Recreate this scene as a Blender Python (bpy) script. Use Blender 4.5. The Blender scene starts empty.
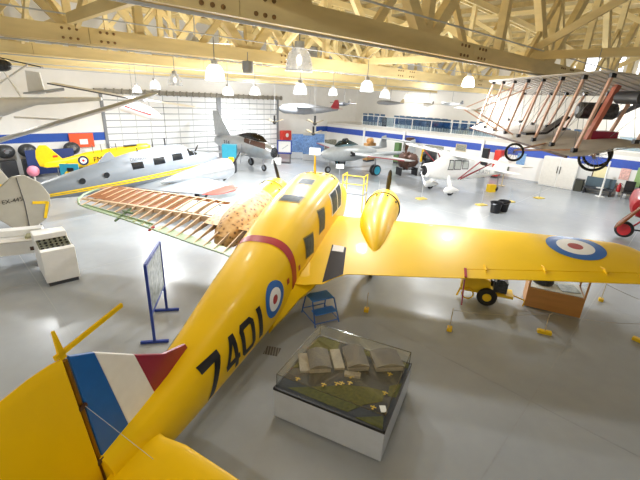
import bpy, bmesh, math, random
from math import sin, cos, pi, radians, sqrt, atan2, hypot
from mathutils import Vector, Matrix, Euler
random.seed(7)
SC = bpy.context.scene
COL = SC.collection

# ------------------------------------------------------------------ camera
FPX, CAMH = 379.0, 5.5
pitch = math.atan(FPX / 1011.0)
roll = atan2(47, 1010)
cd = bpy.data.cameras.new('camera')
cd.sensor_fit = 'HORIZONTAL'; cd.sensor_width = 36.0
cd.lens = 36.0 * FPX / 640.0
cd.clip_start = 0.05; cd.clip_end = 300
cam = bpy.data.objects.new('camera', cd); COL.objects.link(cam)
fw = Vector((0, cos(pitch), -sin(pitch))); up = Vector((0, sin(pitch), cos(pitch))); rt = Vector((1, 0, 0))
r2 = rt * cos(roll) - up * sin(roll) * -1 * -1
cr, sr = cos(roll), sin(roll)
# image x axis = R, image y axis = -U ; scene vector (a right, b up) lands at (a c + b s, b c - a s)
r2 = rt * cr + up * sr
u2 = up * cr - rt * sr
M3 = Matrix((r2, u2, -fw)).transposed()
cam.matrix_world = Matrix.Translation((0, 0, CAMH)) @ M3.to_4x4()
SC.camera = cam

# ------------------------------------------------------------------ materials
def lin(c):
    return c / 12.92 if c <= .04045 else ((c + .055) / 1.055) ** 2.4
def hexc(h):
    h = h.lstrip('#')
    return tuple(lin(int(h[i:i + 2], 16) / 255) for i in (0, 2, 4)) + (1,)
def mat(name, hx, rough=.5, metal=0, var=.05, scale=6.0, bump=0, coat=0, stretch=None, spec=.5, bscale=None):
    m = bpy.data.materials.new(name); m.use_nodes = True
    nt = m.node_tree; N = nt.nodes; L = nt.links
    b = N['Principled BSDF']
    b.inputs['Roughness'].default_value = rough; b.inputs['Metallic'].default_value = metal
    b.inputs['Specular IOR Level'].default_value = spec
    if coat: b.inputs['Coat Weight'].default_value = coat; b.inputs['Coat Roughness'].default_value = .08
    tc = N.new('ShaderNodeTexCoord'); src = tc.outputs['Object']
    if stretch:
        mp = N.new('ShaderNodeMapping'); mp.inputs['Scale'].default_value = stretch
        L.new(src, mp.inputs['Vector']); src = mp.outputs['Vector']
    nz = N.new('ShaderNodeTexNoise'); nz.inputs['Scale'].default_value = scale; nz.inputs['Detail'].default_value = 3
    L.new(src, nz.inputs['Vector'])
    rp = N.new('ShaderNodeValToRGB'); c = hexc(hx)
    rp.color_ramp.elements[0].position = .3; rp.color_ramp.elements[1].position = .7
    rp.color_ramp.elements[0].color = tuple(max(0, x * (1 - var)) for x in c[:3]) + (1,)
    rp.color_ramp.elements[1].color = tuple(min(1, x * (1 + var)) for x in c[:3]) + (1,)
    L.new(nz.outputs['Fac'], rp.inputs['Fac']); L.new(rp.outputs['Color'], b.inputs['Base Color'])
    if bump:
        bp = N.new('ShaderNodeBump'); bp.inputs['Strength'].default_value = bump; bp.inputs['Distance'].default_value = .02
        n2 = N.new('ShaderNodeTexNoise'); n2.inputs['Scale'].default_value = bscale or scale * 2
        L.new(src, n2.inputs['Vector']); L.new(n2.outputs['Fac'], bp.inputs['Height']); L.new(bp.outputs['Normal'], b.inputs['Normal'])
    return m
def glassmat(name, tint='#ffffff', refl=.1, rough=.02):
    m = bpy.data.materials.new(name); m.use_nodes = True
    nt = m.node_tree; N = nt.nodes; L = nt.links; N.clear()
    o = N.new('ShaderNodeOutputMaterial'); mx = N.new('ShaderNodeMixShader')
    t = N.new('ShaderNodeBsdfTransparent'); t.inputs['Color'].default_value = hexc(tint)
    g = N.new('ShaderNodeBsdfGlossy'); g.inputs['Roughness'].default_value = rough
    lw = N.new('ShaderNodeLayerWeight'); lw.inputs['Blend'].default_value = .25
    ma = N.new('ShaderNodeMath'); ma.operation = 'MULTIPLY_ADD'; ma.inputs[1].default_value = .07; ma.inputs[2].default_value = refl * .2
    L.new(lw.outputs['Fresnel'], ma.inputs[0]); L.new(ma.outputs[0], mx.inputs['Fac'])
    L.new(t.outputs[0], mx.inputs[1]); L.new(g.outputs[0], mx.inputs[2]); L.new(mx.outputs[0], o.inputs['Surface'])
    return m
def emat(name, hx, s):
    m = bpy.data.materials.new(name); m.use_nodes = True
    nt = m.node_tree; N = nt.nodes; N.clear()
    o = N.new('ShaderNodeOutputMaterial'); e = N.new('ShaderNodeEmission')
    e.inputs['Color'].default_value = hexc(hx); e.inputs['Strength'].default_value = s
    nt.links.new(e.outputs[0], o.inputs['Surface'])
    return m

YEL = mat('yellow_paint', '#f2c500', .42, var=.03, scale=1.2, coat=.08, spec=.28)
YELB = mat('bright_yellow_paint', '#f0c514', .4)
RED = mat('red_paint', '#a81c24', .35)
MAROON = mat('maroon_paint', '#96123a', .3, coat=.3)
REDB = mat('bright_red', '#d8382a', .4)
BLUE = mat('roundel_blue', '#0a62b4', .35)
BLUEF = mat('frame_blue', '#27409c', .35)
NAVY = mat('navy', '#1c2c58', .5)
WHITE = mat('white_paint', '#f4f4f2', .4, var=.03)
WALLW = mat('wall_white', '#ecebe8', .7, var=.02, scale=2)
OFFW = mat('off_white', '#dedad2', .45, var=.04)
BLACK = mat('black_paint', '#15151a', .35)
RUBBER = mat('rubber', '#1b1b1d', .7)
DGREY = mat('dark_grey', '#3b3d42', .5)
MGREY = mat('mid_grey', '#83868b', .5)
LGREY = mat('light_grey', '#b9bcc0', .45)
SILVER = mat('silver_dope', '#757c83', .45, metal=.0, var=.06, scale=2)
ALU = mat('bare_aluminium', '#b4b7ba', .3, metal=.75, var=.08, scale=3)
STEEL = mat('steel', '#8d9096', .35, metal=.8)
FABRIC = mat('grey_fabric', '#bcb8b3', .8, var=.08, scale=5)
FINGREY = mat('fin_grey', '#a7a294', .5, var=.05, scale=3)
GLASSD = mat('dark_window', '#49545b', .5, var=.3, scale=9, spec=.08)
GLASSB = mat('black_window', '#14171b', .12)
CLEAR = glassmat('clear_perspex', '#fbfcfc', .12)
CLEARB = glassmat('balustrade_glass', '#d7e6f2', .3)
PINE = mat('pine', '#dfbf9c', .5, var=.1, scale=8, stretch=(1, .15, 1))
PLYB = mat('brown_ply', '#8f5526', .45, var=.16, scale=5)
PLYR = mat('rib_ply', '#a88a68', .5, var=.15, scale=9)
GREENP = mat('pale_green', '#9db38c', .5, var=.08)
TANKG = mat('tank_grey_green', '#bcc8bf', .4, var=.06)
TIMBER = mat('painted_timber', '#e3cf98', .6, var=.1, scale=3.5, stretch=(.25, .25, 1.2), bump=.08)
TIMBERD = mat('bare_timber', '#c6b07a', .7, var=.2, scale=3)
BOLT = mat('bolt_iron', '#8a6a40', .5, metal=.3)
OAK = mat('oak', '#c08848', .4, var=.1, scale=3, stretch=(.3, .3, 2.5))
TEAL = mat('teal', '#2a93ad', .5)
PINKW = mat('strut_wood', '#cfa893', .5, var=.15, scale=8)
BROWNW = mat('propeller_wood', '#7a4420', .3, var=.15, scale=8)
BROWND = mat('dark_brown', '#4a3024', .5, var=.2)
REDST = mat('strut_red', '#94202c', .4)
BEIGE = mat('beige', '#c6b596', .7, var=.1)
CARD = mat('white_card', '#f2f2ef', .6, var=.01)
ROOFG = mat('model_roof_grey', '#6b6660', .8, var=.15, scale=40)
GRASSM = mat('model_grass', '#54541c', .9, var=.35, scale=18, bump=.3, bscale=90)
TARM = mat('model_tarmac', '#33363c', .85, var=.15, scale=14)
CONC = mat('model_concrete', '#a79d8c', .85, var=.12, scale=25)
ORANGE = mat('orange', '#e2562a', .5)
GREENB = mat('notice_green', '#9bbb7c', .6)
POSTER = mat('poster_blue', '#7aa2cf', .5, var=.3, scale=14)
PHOTO = mat('photo_print', '#8f8f80', .4, var=.5, scale=14)
PHOTOG = mat('grey_photo_print', '#9aa4a8', .25, var=.35, scale=7)
PANELB = mat('display_blue', '#5f7fae', .5, var=.4, scale=9)
ENGBR = mat('engine_brown', '#5a4036', .5, metal=.3, var=.35, scale=12)
ENGM = mat('engine_metal', '#4c4e50', .4, metal=.5, var=.4, scale=16)

def floor_mat():
    m = bpy.data.materials.new('sealed_concrete_floor'); m.use_nodes = True
    nt = m.node_tree; N = nt.nodes; L = nt.links; b = N['Principled BSDF']
    tc = N.new('ShaderNodeTexCoord')
    n1 = N.new('ShaderNodeTexNoise'); n1.inputs['Scale'].default_value = .35; n1.inputs['Detail'].default_value = 5
    n2 = N.new('ShaderNodeTexNoise'); n2.inputs['Scale'].default_value = 3.2; n2.inputs['Detail'].default_value = 6
    L.new(tc.outputs['Object'], n1.inputs['Vector']); L.new(tc.outputs['Object'], n2.inputs['Vector'])
    ad = N.new('ShaderNodeMath'); ad.operation = 'MULTIPLY_ADD'; ad.inputs[1].default_value = .35
    L.new(n2.outputs['Fac'], ad.inputs[0]); L.new(n1.outputs['Fac'], ad.inputs[2])
    r = N.new('ShaderNodeValToRGB'); r.color_ramp.elements[0].position = .45; r.color_ramp.elements[1].position = .9
    r.color_ramp.elements[0].color = hexc('#9fa4a9'); r.color_ramp.elements[1].color = hexc('#a9aeb3')
    L.new(ad.outputs[0], r.inputs['Fac']); L.new(r.outputs['Color'], b.inputs['Base Color'])
    r2_ = N.new('ShaderNodeMapRange'); r2_.inputs['To Min'].default_value = .255; r2_.inputs['To Max'].default_value = .265
    L.new(n2.outputs['Fac'], r2_.inputs['Value']); L.new(r2_.outputs[0], b.inputs['Roughness'])
    b.inputs['Specular IOR Level'].default_value = .55
    return m
FLOORM = floor_mat()
def spotted_mat():
    m = bpy.data.materials.new('spotted_plywood'); m.use_nodes = True
    nt = m.node_tree; N = nt.nodes; L = nt.links; b = N['Principled BSDF']; b.inputs['Roughness'].default_value = .5
    tc = N.new('ShaderNodeTexCoord')
    v = N.new('ShaderNodeTexVoronoi'); v.inputs['Scale'].default_value = 7.5
    n = N.new('ShaderNodeTexNoise'); n.inputs['Scale'].default_value = 5; n.inputs['Detail'].default_value = 4
    L.new(tc.outputs['Object'], v.inputs['Vector']); L.new(tc.outputs['Object'], n.inputs['Vector'])
    mu = N.new('ShaderNodeMath'); mu.operation = 'MULTIPLY'
    L.new(v.outputs['Distance'], mu.inputs[0]); L.new(n.outputs['Fac'], mu.inputs[1])
    r = N.new('ShaderNodeValToRGB')
    e = r.color_ramp.elements; e[0].position = .08; e[0].color = hexc('#6d4a26'); e[1].position = .17; e[1].color = hexc('#d3a468')
    x = e.new(.5); x.color = hexc('#e2bd86')
    L.new(mu.outputs[0], r.inputs['Fac']); L.new(r.outputs['Color'], b.inputs['Base Color'])
    return m
SPOT = spotted_mat()
def lined_mat(name, base, line, axis, period, width, rough=.5):
    m = bpy.data.materials.new(name); m.use_nodes = True
    nt = m.node_tree; N = nt.nodes; L = nt.links; b = N['Principled BSDF']; b.inputs['Roughness'].default_value = rough
    tc = N.new('ShaderNodeTexCoord'); sp = N.new('ShaderNodeSeparateXYZ'); L.new(tc.outputs['Object'], sp.inputs[0])
    md = N.new('ShaderNodeMath'); md.operation = 'PINGPONG'; md.inputs[1].default_value = period / 2
    L.new(sp.outputs[axis], md.inputs[0])
    lt = N.new('ShaderNodeMath'); lt.operation = 'LESS_THAN'; lt.inputs[1].default_value = width / 2
    L.new(md.outputs[0], lt.inputs[0])
    mx = N.new('ShaderNodeMix'); mx.data_type = 'RGBA'
    mx.inputs['A'].default_value = hexc(base); mx.inputs['B'].default_value = hexc(line)
    L.new(lt.outputs[0], mx.inputs['Factor']); L.new(mx.outputs['Result'], b.inputs['Base Color'])
    return m
DOORM = lined_mat('hangar_door_white', '#ecedee', '#989ea4', 2, .47, .07, .5)
PLANK = lined_mat('roof_planks', '#b5a375', '#7c6c48', 1, .22, .02, .7)

# ------------------------------------------------------------------ mesh builder
class MB:
    def __init__(s): s.bm = bmesh.new(); s.mi = 0
    def v(s, p): return s.bm.verts.new(p)
    def f(s, vs):
        try:
            fc = s.bm.faces.new(vs); fc.material_index = s.mi; return fc
        except ValueError: return None
    def box(s, c, d, rz=0, rot=None):
        R = rot if rot is not None else Matrix.Rotation(rz, 3, 'Z'); c = Vector(c); vs = []
        for i in (-1, 1):
            for j in (-1, 1):
                for k in (-1, 1): vs.append(s.v(c + R @ Vector((i * d[0] / 2, j * d[1] / 2, k * d[2] / 2))))
        for q in ((0, 1, 3, 2), (4, 6, 7, 5), (0, 4, 5, 1), (2, 3, 7, 6), (0, 2, 6, 4), (1, 5, 7, 3)): s.f([vs[i] for i in q])
        return s
    def bar(s, p, q, w, h, upv=(0, 0, 1)):
        p = Vector(p); q = Vector(q); d = (q - p); L = d.length
        if L < 1e-6: return s
        d.normalize(); upv = Vector(upv); sd = d.cross(upv)
        if sd.length < 1e-4: sd = d.cross(Vector((1, 0, 0)))
        sd.normalize(); uu = sd.cross(d)
        return s.box((p + q) / 2, (L, w, h), rot=Matrix((d, sd, uu)).transposed())
    def loft(s, rings, closed=True, cap=True):
        R = [[s.v(p) for p in r] for r in rings]; n = len(R[0])
        for a, b in zip(R, R[1:]):
            for i in range(n if closed else n - 1):
                s.f([a[i], a[(i + 1) % n], b[(i + 1) % n], b[i]])
        if cap and closed: s.f(R[0][::-1]); s.f(R[-1])
        return s
    def tube(s, pts, r, seg=8, r2=None):
        pts = [Vector(p) for p in pts]; rings = []; n = len(pts)
        pu = None
        for i, p in enumerate(pts):
            d = (pts[min(i + 1, n - 1)] - pts[max(i - 1, 0)]).normalized()
            if pu is None:
                a = d.cross(Vector((0, 0, 1)))
                if a.length < 1e-3: a = d.cross(Vector((1, 0, 0)))
                a.normalize()
            else:
                a = (pu - d * pu.dot(d)).normalized()
            pu = a; b = d.cross(a)
            rr = r if r2 is None else r + (r2 - r) * i / max(1, n - 1)
            rings.append([p + a * rr * cos(2 * pi * k / seg) + b * rr * sin(2 * pi * k / seg) for k in range(seg)])
        return s.loft(rings)
    def cyl(s, p, q, r, r2=None, seg=20): return s.tube([p, q], r, seg, r if r2 is None else r2)
    def lathe(s, prof, axis='Z', c=(0, 0, 0), seg=24, cap=True):
        rings = []; c = Vector(c)
        for (r, t) in prof:
            r = max(r, .0005); ring = []
            for k in range(seg):
                a = 2 * pi * k / seg; x, y = r * cos(a), r * sin(a)
                ring.append(c + Vector({'Z': (x, y, t), 'X': (t, x, y), 'Y': (x, t, y)}[axis]))
            rings.append(ring)
        return s.loft(rings, cap=cap)
    def torus(s, c, R, r, axis=(0, 1, 0), seg=28, ms=10, a0=0, a1=2 * pi):
        ax = Vector(axis).normalized(); a = ax.cross(Vector((0, 0, 1)))
        if a.length < 1e-3: a = ax.cross(Vector((1, 0, 0)))
        a.normalize(); b = ax.cross(a); c = Vector(c); full = abs(a1 - a0 - 2 * pi) < 1e-6
        rings = []
        for i in range(seg + (0 if full else 1)):
            t = a0 + (a1 - a0) * i / seg; d = a * cos(t) + b * sin(t)
            rings.append([c + d * (R + r * cos(2 * pi * k / ms)) + ax * r * sin(2 * pi * k / ms) for k in range(ms)])
        if full: rings.append(rings[0])
        if full:
            RR = [[s.v(p) for p in rg] for rg in rings[:-1]]; n = len(RR)
            for i in range(n):
                for k in range(ms): s.f([RR[i][k], RR[i][(k + 1) % ms], RR[(i + 1) % n][(k + 1) % ms], RR[(i + 1) % n][k]])
        else: s.loft(rings)
        return s
    def prism(s, pts, vec):
        vec = Vector(vec); a = [s.v(Vector(p)) for p in pts]; b = [s.v(Vector(p) + vec) for p in pts]; n = len(a)
        s.f(a[::-1]); s.f(b)
        for i in range(n): s.f([a[i], a[(i + 1) % n], b[(i + 1) % n], b[i]])
        return s
    def grid(s, fn, nu, nv):
        V = [[s.v(fn(i / nu, j / nv)) for j in range(nv + 1)] for i in range(nu + 1)]
        for i in range(nu):
            for j in range(nv): s.f([V[i][j], V[i + 1][j], V[i + 1][j + 1], V[i][j + 1]])
        return s
    def sphere(s, c, r, seg=16, rings=10, sc=(1, 1, 1)):
        c = Vector(c); rr = []
        for i in range(rings + 1):
            t = pi * i / rings
            rr.append([c + Vector((max(sin(t), .01) * cos(2 * pi * k / seg) * r * sc[0], max(sin(t), .01) * sin(2 * pi * k / seg) * r * sc[1], cos(t) * r * sc[2])) for k in range(seg)])
        return s.loft(rr)
    def build(s, name, mats, parent=None, smooth=False, bevel=0, recalc=True, loc=None, rot=None):
        if recalc: bmesh.ops.recalc_face_normals(s.bm, faces=s.bm.faces)
        me = bpy.data.meshes.new(name); s.bm.to_mesh(me); s.bm.free()
        for m in (mats if isinstance(mats, (list, tuple)) else [mats]): me.materials.append(m)
        if smooth:
            me.polygons.foreach_set('use_smooth', [True] * len(me.polygons))
            try: me.set_sharp_from_angle(angle=radians(38))
            except Exception: pass
        o = bpy.data.objects.new(name, me); COL.objects.link(o)
        if parent is not None: o.parent = parent
        if loc is not None: o.location = loc
        if rot is not None: o.rotation_euler = rot
        if bevel:
            bv = o.modifiers.new('bevel', 'BEVEL'); bv.width = bevel; bv.segments = 2; bv.limit_method = 'ANGLE'
        return o
def tag(o, label=None, cat=None, group=None, kind=None):
    if label: o['label'] = label
    if cat: o['category'] = cat
    if group: o['group'] = group
    if kind: o['kind'] = kind
    return o
def thing(name, label, cat, loc=(0, 0, 0), rot=(0, 0, 0), group=None):
    o = bpy.data.objects.new(name, None); COL.objects.link(o); o.empty_display_size = .2
    o.location = loc; o.rotation_euler = rot
    return tag(o, label, cat, group)
def struct(o): o['kind'] = 'structure'; return o
def kids(o): return [c for c in KIDS.get(o.name, [])]
def copy_tree(o, parent=None):
    c = o.copy(); COL.objects.link(c)
    if parent is not None: c.parent = parent
    for ch in [x for x in COL.objects if x.parent == o]: copy_tree(ch, c)
    return c
def dup(o, loc=None, rot=None, label=None, scale=None):
    c = copy_tree(o)
    if loc is not None: c.location = loc
    if rot is not None: c.rotation_euler = rot
    if label: c['label'] = label
    if scale is not None: c.scale = (scale,) * 3
    return c
def text_mesh(name, body, size, m, parent, mtx, extrude=.003, align='CENTER'):
    cu = bpy.data.curves.new(name, 'FONT'); cu.body = body; cu.size = size; cu.extrude = extrude; cu.align_x = align; cu.align_y = 'CENTER'
    t = bpy.data.objects.new(name + '_tmp', cu); COL.objects.link(t)
    dg = bpy.context.evaluated_depsgraph_get()
    me = bpy.data.meshes.new_from_object(t.evaluated_get(dg)); me.name = name
    bpy.data.objects.remove(t); bpy.data.curves.remove(cu)
    me.materials.clear(); me.materials.append(m)
    o = bpy.data.objects.new(name, me); COL.objects.link(o)
    if parent is not None: o.parent = parent
    o.matrix_local = mtx
    return o
def axes(o, x, y, z):   # matrix from origin and three axis vectors
    m = Matrix((Vector(x), Vector(y), Vector(z))).transposed().to_4x4(); m.translation = Vector(o); return m

# hangar frame: a along the big door wall (to the right and back), b along the right wall (to the left and back)
HR = radians(46.5)
E1 = Vector((.688, .725, 0)); E2 = Vector((-.725, .688, 0))
def hw(a, b, z=0): return E1 * a + E2 * b + Vector((0, 0, z))
AW, BW = 33.0, 31.0      # right wall and door wall
A0, B0 = -9.0, -9.0      # the two walls behind the photographer
ROOFZ = lambda a: 10.9 - .0016 * (a - 12) ** 2
# ------------------------------------------------------------------ the setting
def hbox(mb, a0, a1, b0, b1, z0, z1):
    return mb.box(hw((a0 + a1) / 2, (b0 + b1) / 2, (z0 + z1) / 2), (a1 - a0, b1 - b0, z1 - z0), rz=HR)
struct(hbox(MB(), A0, AW + 6, B0, BW, -.2, 0).build('floor', FLOORM))
m = MB()
for i in range(-1, 6):
    a = 1.5 + i * 5.9
    if a < 32: hbox(m, a - .012, a + .012, B0, BW - .02, 0, .0015)
for i in range(-1, 6):
    b = 1.0 + i * 6.0
    if b < 31: hbox(m, A0, AW, b - .012, b + .012, 0, .0015)
struct(m.build('trim_floor_joints', mat('joint_grey', '#94989c', .4)))
# door wall: white wall either side of the sliding hangar doors
DA0, DA1 = 9.55, 25.6
m = MB(); hbox(m, A0, DA0, BW, BW + .3, 0, 11.0); hbox(m, DA1, AW + 6, BW, BW + .3, 0, 11.0); hbox(m, DA0, DA1, BW, BW + .3, 5.15, 11.0)
struct(m.build('wall_door_side', WALLW))
m = MB(); hbox(m, A0, DA0 - .02, BW - .015, BW, 1.95, 2.5)
struct(m.build('trim_left_stripe', mat('stripe_blue', '#1d4fae', .5)))
m = MB(); hbox(m, 31.2, AW, BW - .015, BW, 1.95, 2.5)
struct(m.build('trim_corner_stripe', mat('stripe_blue_corner', '#1d4fae', .5)))
n = 1
edges = [DA0, 14.0, 18.9, 22.25, DA1]
for i in range(4):
    d = struct(hbox(MB(), edges[i] + .03, edges[i + 1] - .03, BW - .02, BW + .14, .03, 5.13).build('door_%d' % (i + 1), DOORM))
    m = MB()
    for k in range(1, 4):
        a = edges[i] + (edges[i + 1] - edges[i]) * k / 4
        hbox(m, a - .02, a + .02, BW - .035, BW - .02, .03, 5.13)
    m.build('panel_joint', LGREY, d)
m = MB()
for a, w in ((DA0, .1), (18.95, .2), (DA1, .09)):
    hbox(m, a - w, a + w, BW - .12, BW - .02, 0, 5.2)
struct(m.build('trim_door_posts', MGREY))
m = MB(); hbox(m, DA0 - .4, DA1 + .4, BW - .3, BW, 5.15, 5.45)
for k in range(30):
    a = DA0 + .3 + k * .55; hbox(m, a - .05, a + .05, BW - .38, BW - .3, 5.1, 5.5)
struct(m.build('trim_door_track', mat('track_grey', '#8a857a', .6, var=.2)))
# right wall with the gallery above it
GA = AW + 5
m = MB(); hbox(m, AW, AW + .3, B0, BW, 0, 2.95)
struct(m.build('wall_right', WALLW))
m = MB(); hbox(m, AW - .02, AW, B0, BW, 1.9, 2.47)
struct(m.build('trim_right_stripe', mat('stripe_violet_blue', '#3a57b4', .5)))
m = MB(); hbox(m, AW - .03, AW, B0, BW, 0, .12)
struct(m.build('baseboard_right', LGREY))
m = MB(); hbox(m, AW, GA, B0, BW, 2.75, 2.98)
struct(m.build('trim_gallery_floor', OFFW))
WZ0, WZ1 = 7.0, 9.4
m = MB(); hbox(m, GA, GA + .3, B0, BW, 2.95, WZ0); hbox(m, GA, GA + .3, B0, BW, WZ1, 11.0)
wins = [(-7 + i * 4.2, -7 + i * 4.2 + 3.4) for i in range(4)]
lo = B0
for (b0, b1) in wins:
    hbox(m, GA, GA + .3, lo, b0, WZ0, WZ1); lo = b1
hbox(m, GA, GA + .3, lo, BW, WZ0, WZ1)
struct(m.build('wall_gallery', WALLW))
WINE = emat('daylight_window', '#f4f8ff', 3.5)
WINF = mat('window_frame_white', '#e6e6e4', .5)
for i, (b0, b1) in enumerate(wins):
    w = struct(hbox(MB(), GA + .12, GA + .16, b0, b1, WZ0, WZ1).build('window_%d' % (i + 1), WINE))
    m = MB()
    for k in range(5):
        b = b0 + (b1 - b0) * k / 4; hbox(m, GA + .04, GA + .12, b - .04, b + .04, WZ0, WZ1)
    for k in range(4):
        z = WZ0 + (WZ1 - WZ0) * k / 3; hbox(m, GA + .04, GA + .12, b0, b1, z - .03, z + .03)
    m.build('window_frame', WINF, w)
m = MB(); hbox(m, A0 - .3, A0, B0, BW, 0, 11.0); struct(m.build('wall_left', WALLW))
m = MB(); hbox(m, A0, AW + 6, B0 - .3, B0, 0, 11.0); struct(m.build('wall_near', WALLW))
# ceiling: bowed plank deck
m = MB(); rings = []
for i in range(25):
    a = A0 - .3 + (GA + .6 - A0) * i / 24
    rings.append([hw(a, B0 - .3, ROOFZ(a)), hw(a, BW + .3, ROOFZ(a)), hw(a, BW + .3, ROOFZ(a) + .12), hw(a, B0 - .3, ROOFZ(a) + .12)])
m.loft(rings); ceil_ = struct(m.build('ceiling', PLANK))
m = MB()
for i in range(26):
    a = A0 + .4 + i * 1.8; z = ROOFZ(a) - .12
    if a < GA: hbox(m, a - .05, a + .05, B0, BW, z - .12, z + .13)
struct(m.build('trim_roof_purlins', TIMBERD))

# roof trusses
CH0, CH1 = 6.48, 6.84
TB = [-1.3, 5.0, 11.3, 17.4, 23.5, 29.3]
labels = ['pale timber roof truss crossing directly above the photographer', 'nearest pale timber truss crossing the top of the photo above the large hanging lamp',
          'second timber truss back, its chord passing just above the lit lamp', 'third timber truss back, above the middle of the hangar',
          'fourth timber truss back, above the grey twin-tailed aircraft', 'farthest timber truss, just in front of the big white hangar doors']
def make_truss(b, label, bolts):
    t = thing('roof_truss', label, 'roof truss', hw(0, b, 0) + E2 * .45, (0, 0, HR - radians(5)), 'timber trusses under the roof')
    m = MB()
    for s in (-1, 1):
        x = A0 + .05
        k = 0
        while x < GA - .1:
            e = min(x + 6.2, GA - .05); m.box(((x + e) / 2, s * .16, (CH0 + CH1) / 2), (e - x - .012, .1, CH1 - CH0)); x = e; k += 1
    m.build('bottom_chord', TIMBER, t)
    m = MB()
    for s in (-1, 1):
        for i in range(16):
            a, e = A0 + .05 + (GA - A0 - .1) * i / 16, A0 + .05 + (GA - A0 - .1) * (i + 1) / 16
            m.bar((a, s * .16, ROOFZ(a) - .5), (e, s * .16, ROOFZ(e) - .5), .1, .3)
    m.build('top_chord', TIMBER, t)
    N = 14
    P = [A0 + .6 + (GA - A0 - 1.2) * i / N for i in range(N + 1)]
    for i, a in enumerate(P):
        MB().box((a, 0, (CH0 + ROOFZ(a) - .5) / 2 + .0), (.2, .2, ROOFZ(a) - .5 - CH0 - .1)).build('web_post', TIMBER, t)
        if i < N:
            e = P[i + 1]
            if i % 2: p, q = (a + .1, 0, CH1 - .1), (e - .1, 0, ROOFZ(e) - .5)
            else: p, q = (a + .1, 0, ROOFZ(a) - .5), (e - .1, 0, CH1 - .1)
            MB().bar(p, q, .2, .26).build('web_diagonal', TIMBER, t)
            mid = (a + e) / 2
            MB().bar((mid, 0, CH1 - .1), ((a if i % 2 else e), 0, (CH1 + ROOFZ(a)) / 2 - .2), .1, .16).build('web_strut', TIMBER, t)
    if bolts:
        x = A0 + .05 + 6.2; first = None
        while x < GA - 1:
            for dx in (-.55, -.4, -.25, .25, .4, .55):
                for dz in (-.1, .1):
                    p = (x + dx, -.21, (CH0 + CH1) / 2 + dz)
                    if first is None:
                        first = MB().lathe([(.036, .02), (.03, -.02), (.012, -.026)], 'Y', seg=8).build('bolt', BOLT, t); first.location = p
                    else:
                        o = first.copy(); COL.objects.link(o); o.parent = t; o.location = p
            x += 6.2
    m = MB(); m.tube([(A0 + .1, -.3, CH0 - .07), (GA - .1, -.3, CH0 - .07)], .022, 6); m.tube([(A0 + .1, -.36, CH1 + .2), (GA - .1, -.36, CH1 + .2)], .018, 6)
    m.build('conduit', LGREY, t)
    return t
for i, (b, l) in enumerate(zip(TB, labels)): make_truss(b, l, i in (1, 2))
# sway braces between the trusses (run along b), each with crossed webs
k = 0
for a, lab in ((3.0, 'left'), (13.2, 'middle'), (23.0, 'right')):
    for i in range(len(TB) - 1):
        b0, b1 = TB[i] + .25, TB[i + 1] - .25
        where = ['above the photographer and the yellow tail', 'between the nearest two trusses in view', 'between the second and third trusses', 'between the third and fourth trusses', 'behind the fourth truss, near the doors'][i]
        t = thing('sway_brace', 'timber cross brace %s, in the %s row of braces' % (where, lab), 'roof brace', hw(a, 0, 0), (0, 0, HR), 'cross braces between the trusses')
        MB().bar((0, b0, CH1 + .1), (0, b1, CH1 + .1), .12, .22).build('lower_rail', TIMBER, t)
        zt = ROOFZ(a) - .7
        for p, q in (((0, b0, CH1), (0, b1, zt)), ((.13, b0, zt), (.13, b1, CH1))):
            MB().bar(p, q, .1, .2).build('cross_timber', TIMBER, t)
        MB().bar((0, b0, zt), (0, b1, zt), .12, .2).build('upper_rail', TIMBER, t)

# hanging high-bay lamps
BULB = emat('lamp_bulb', '#fff6e0', 5.0)
BULBL = emat('lit_lamp_bulb', '#fff8ea', 60.0)
def shade_mat():
    m = bpy.data.materials.new('ribbed_glass_shade'); m.use_nodes = True
    nt = m.node_tree; b = nt.nodes['Principled BSDF']; o = nt.nodes['Material Output']
    b.inputs['Base Color'].default_value = hexc('#b4b8bc'); b.inputs['Roughness'].default_value = .12
    t = nt.nodes.new('ShaderNodeBsdfTransparent'); mx = nt.nodes.new('ShaderNodeMixShader')
    w = nt.nodes.new('ShaderNodeTexNoise'); w.inputs['Scale'].default_value = 14
    r = nt.nodes.new('ShaderNodeMapRange'); r.inputs['To Min'].default_value = .3; r.inputs['To Max'].default_value = .7
    nt.links.new(w.outputs['Fac'], r.inputs['Value']); nt.links.new(r.outputs[0], mx.inputs['Fac'])
    nt.links.new(t.outputs[0], mx.inputs[1]); nt.links.new(b.outputs[0], mx.inputs[2]); nt.links.new(mx.outputs[0], o.inputs['Surface'])
    return m
SHADE = shade_mat()
def shade_lit():
    m = bpy.data.materials.new('glowing_glass_shade'); m.use_nodes = True
    b = m.node_tree.nodes['Principled BSDF']; b.inputs['Base Color'].default_value = hexc('#fffdf4')
    b.inputs['Emission Color'].default_value = hexc('#fff6e2'); b.inputs['Emission Strength'].default_value = 6
    return m
SHADEL = shade_lit()
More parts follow.
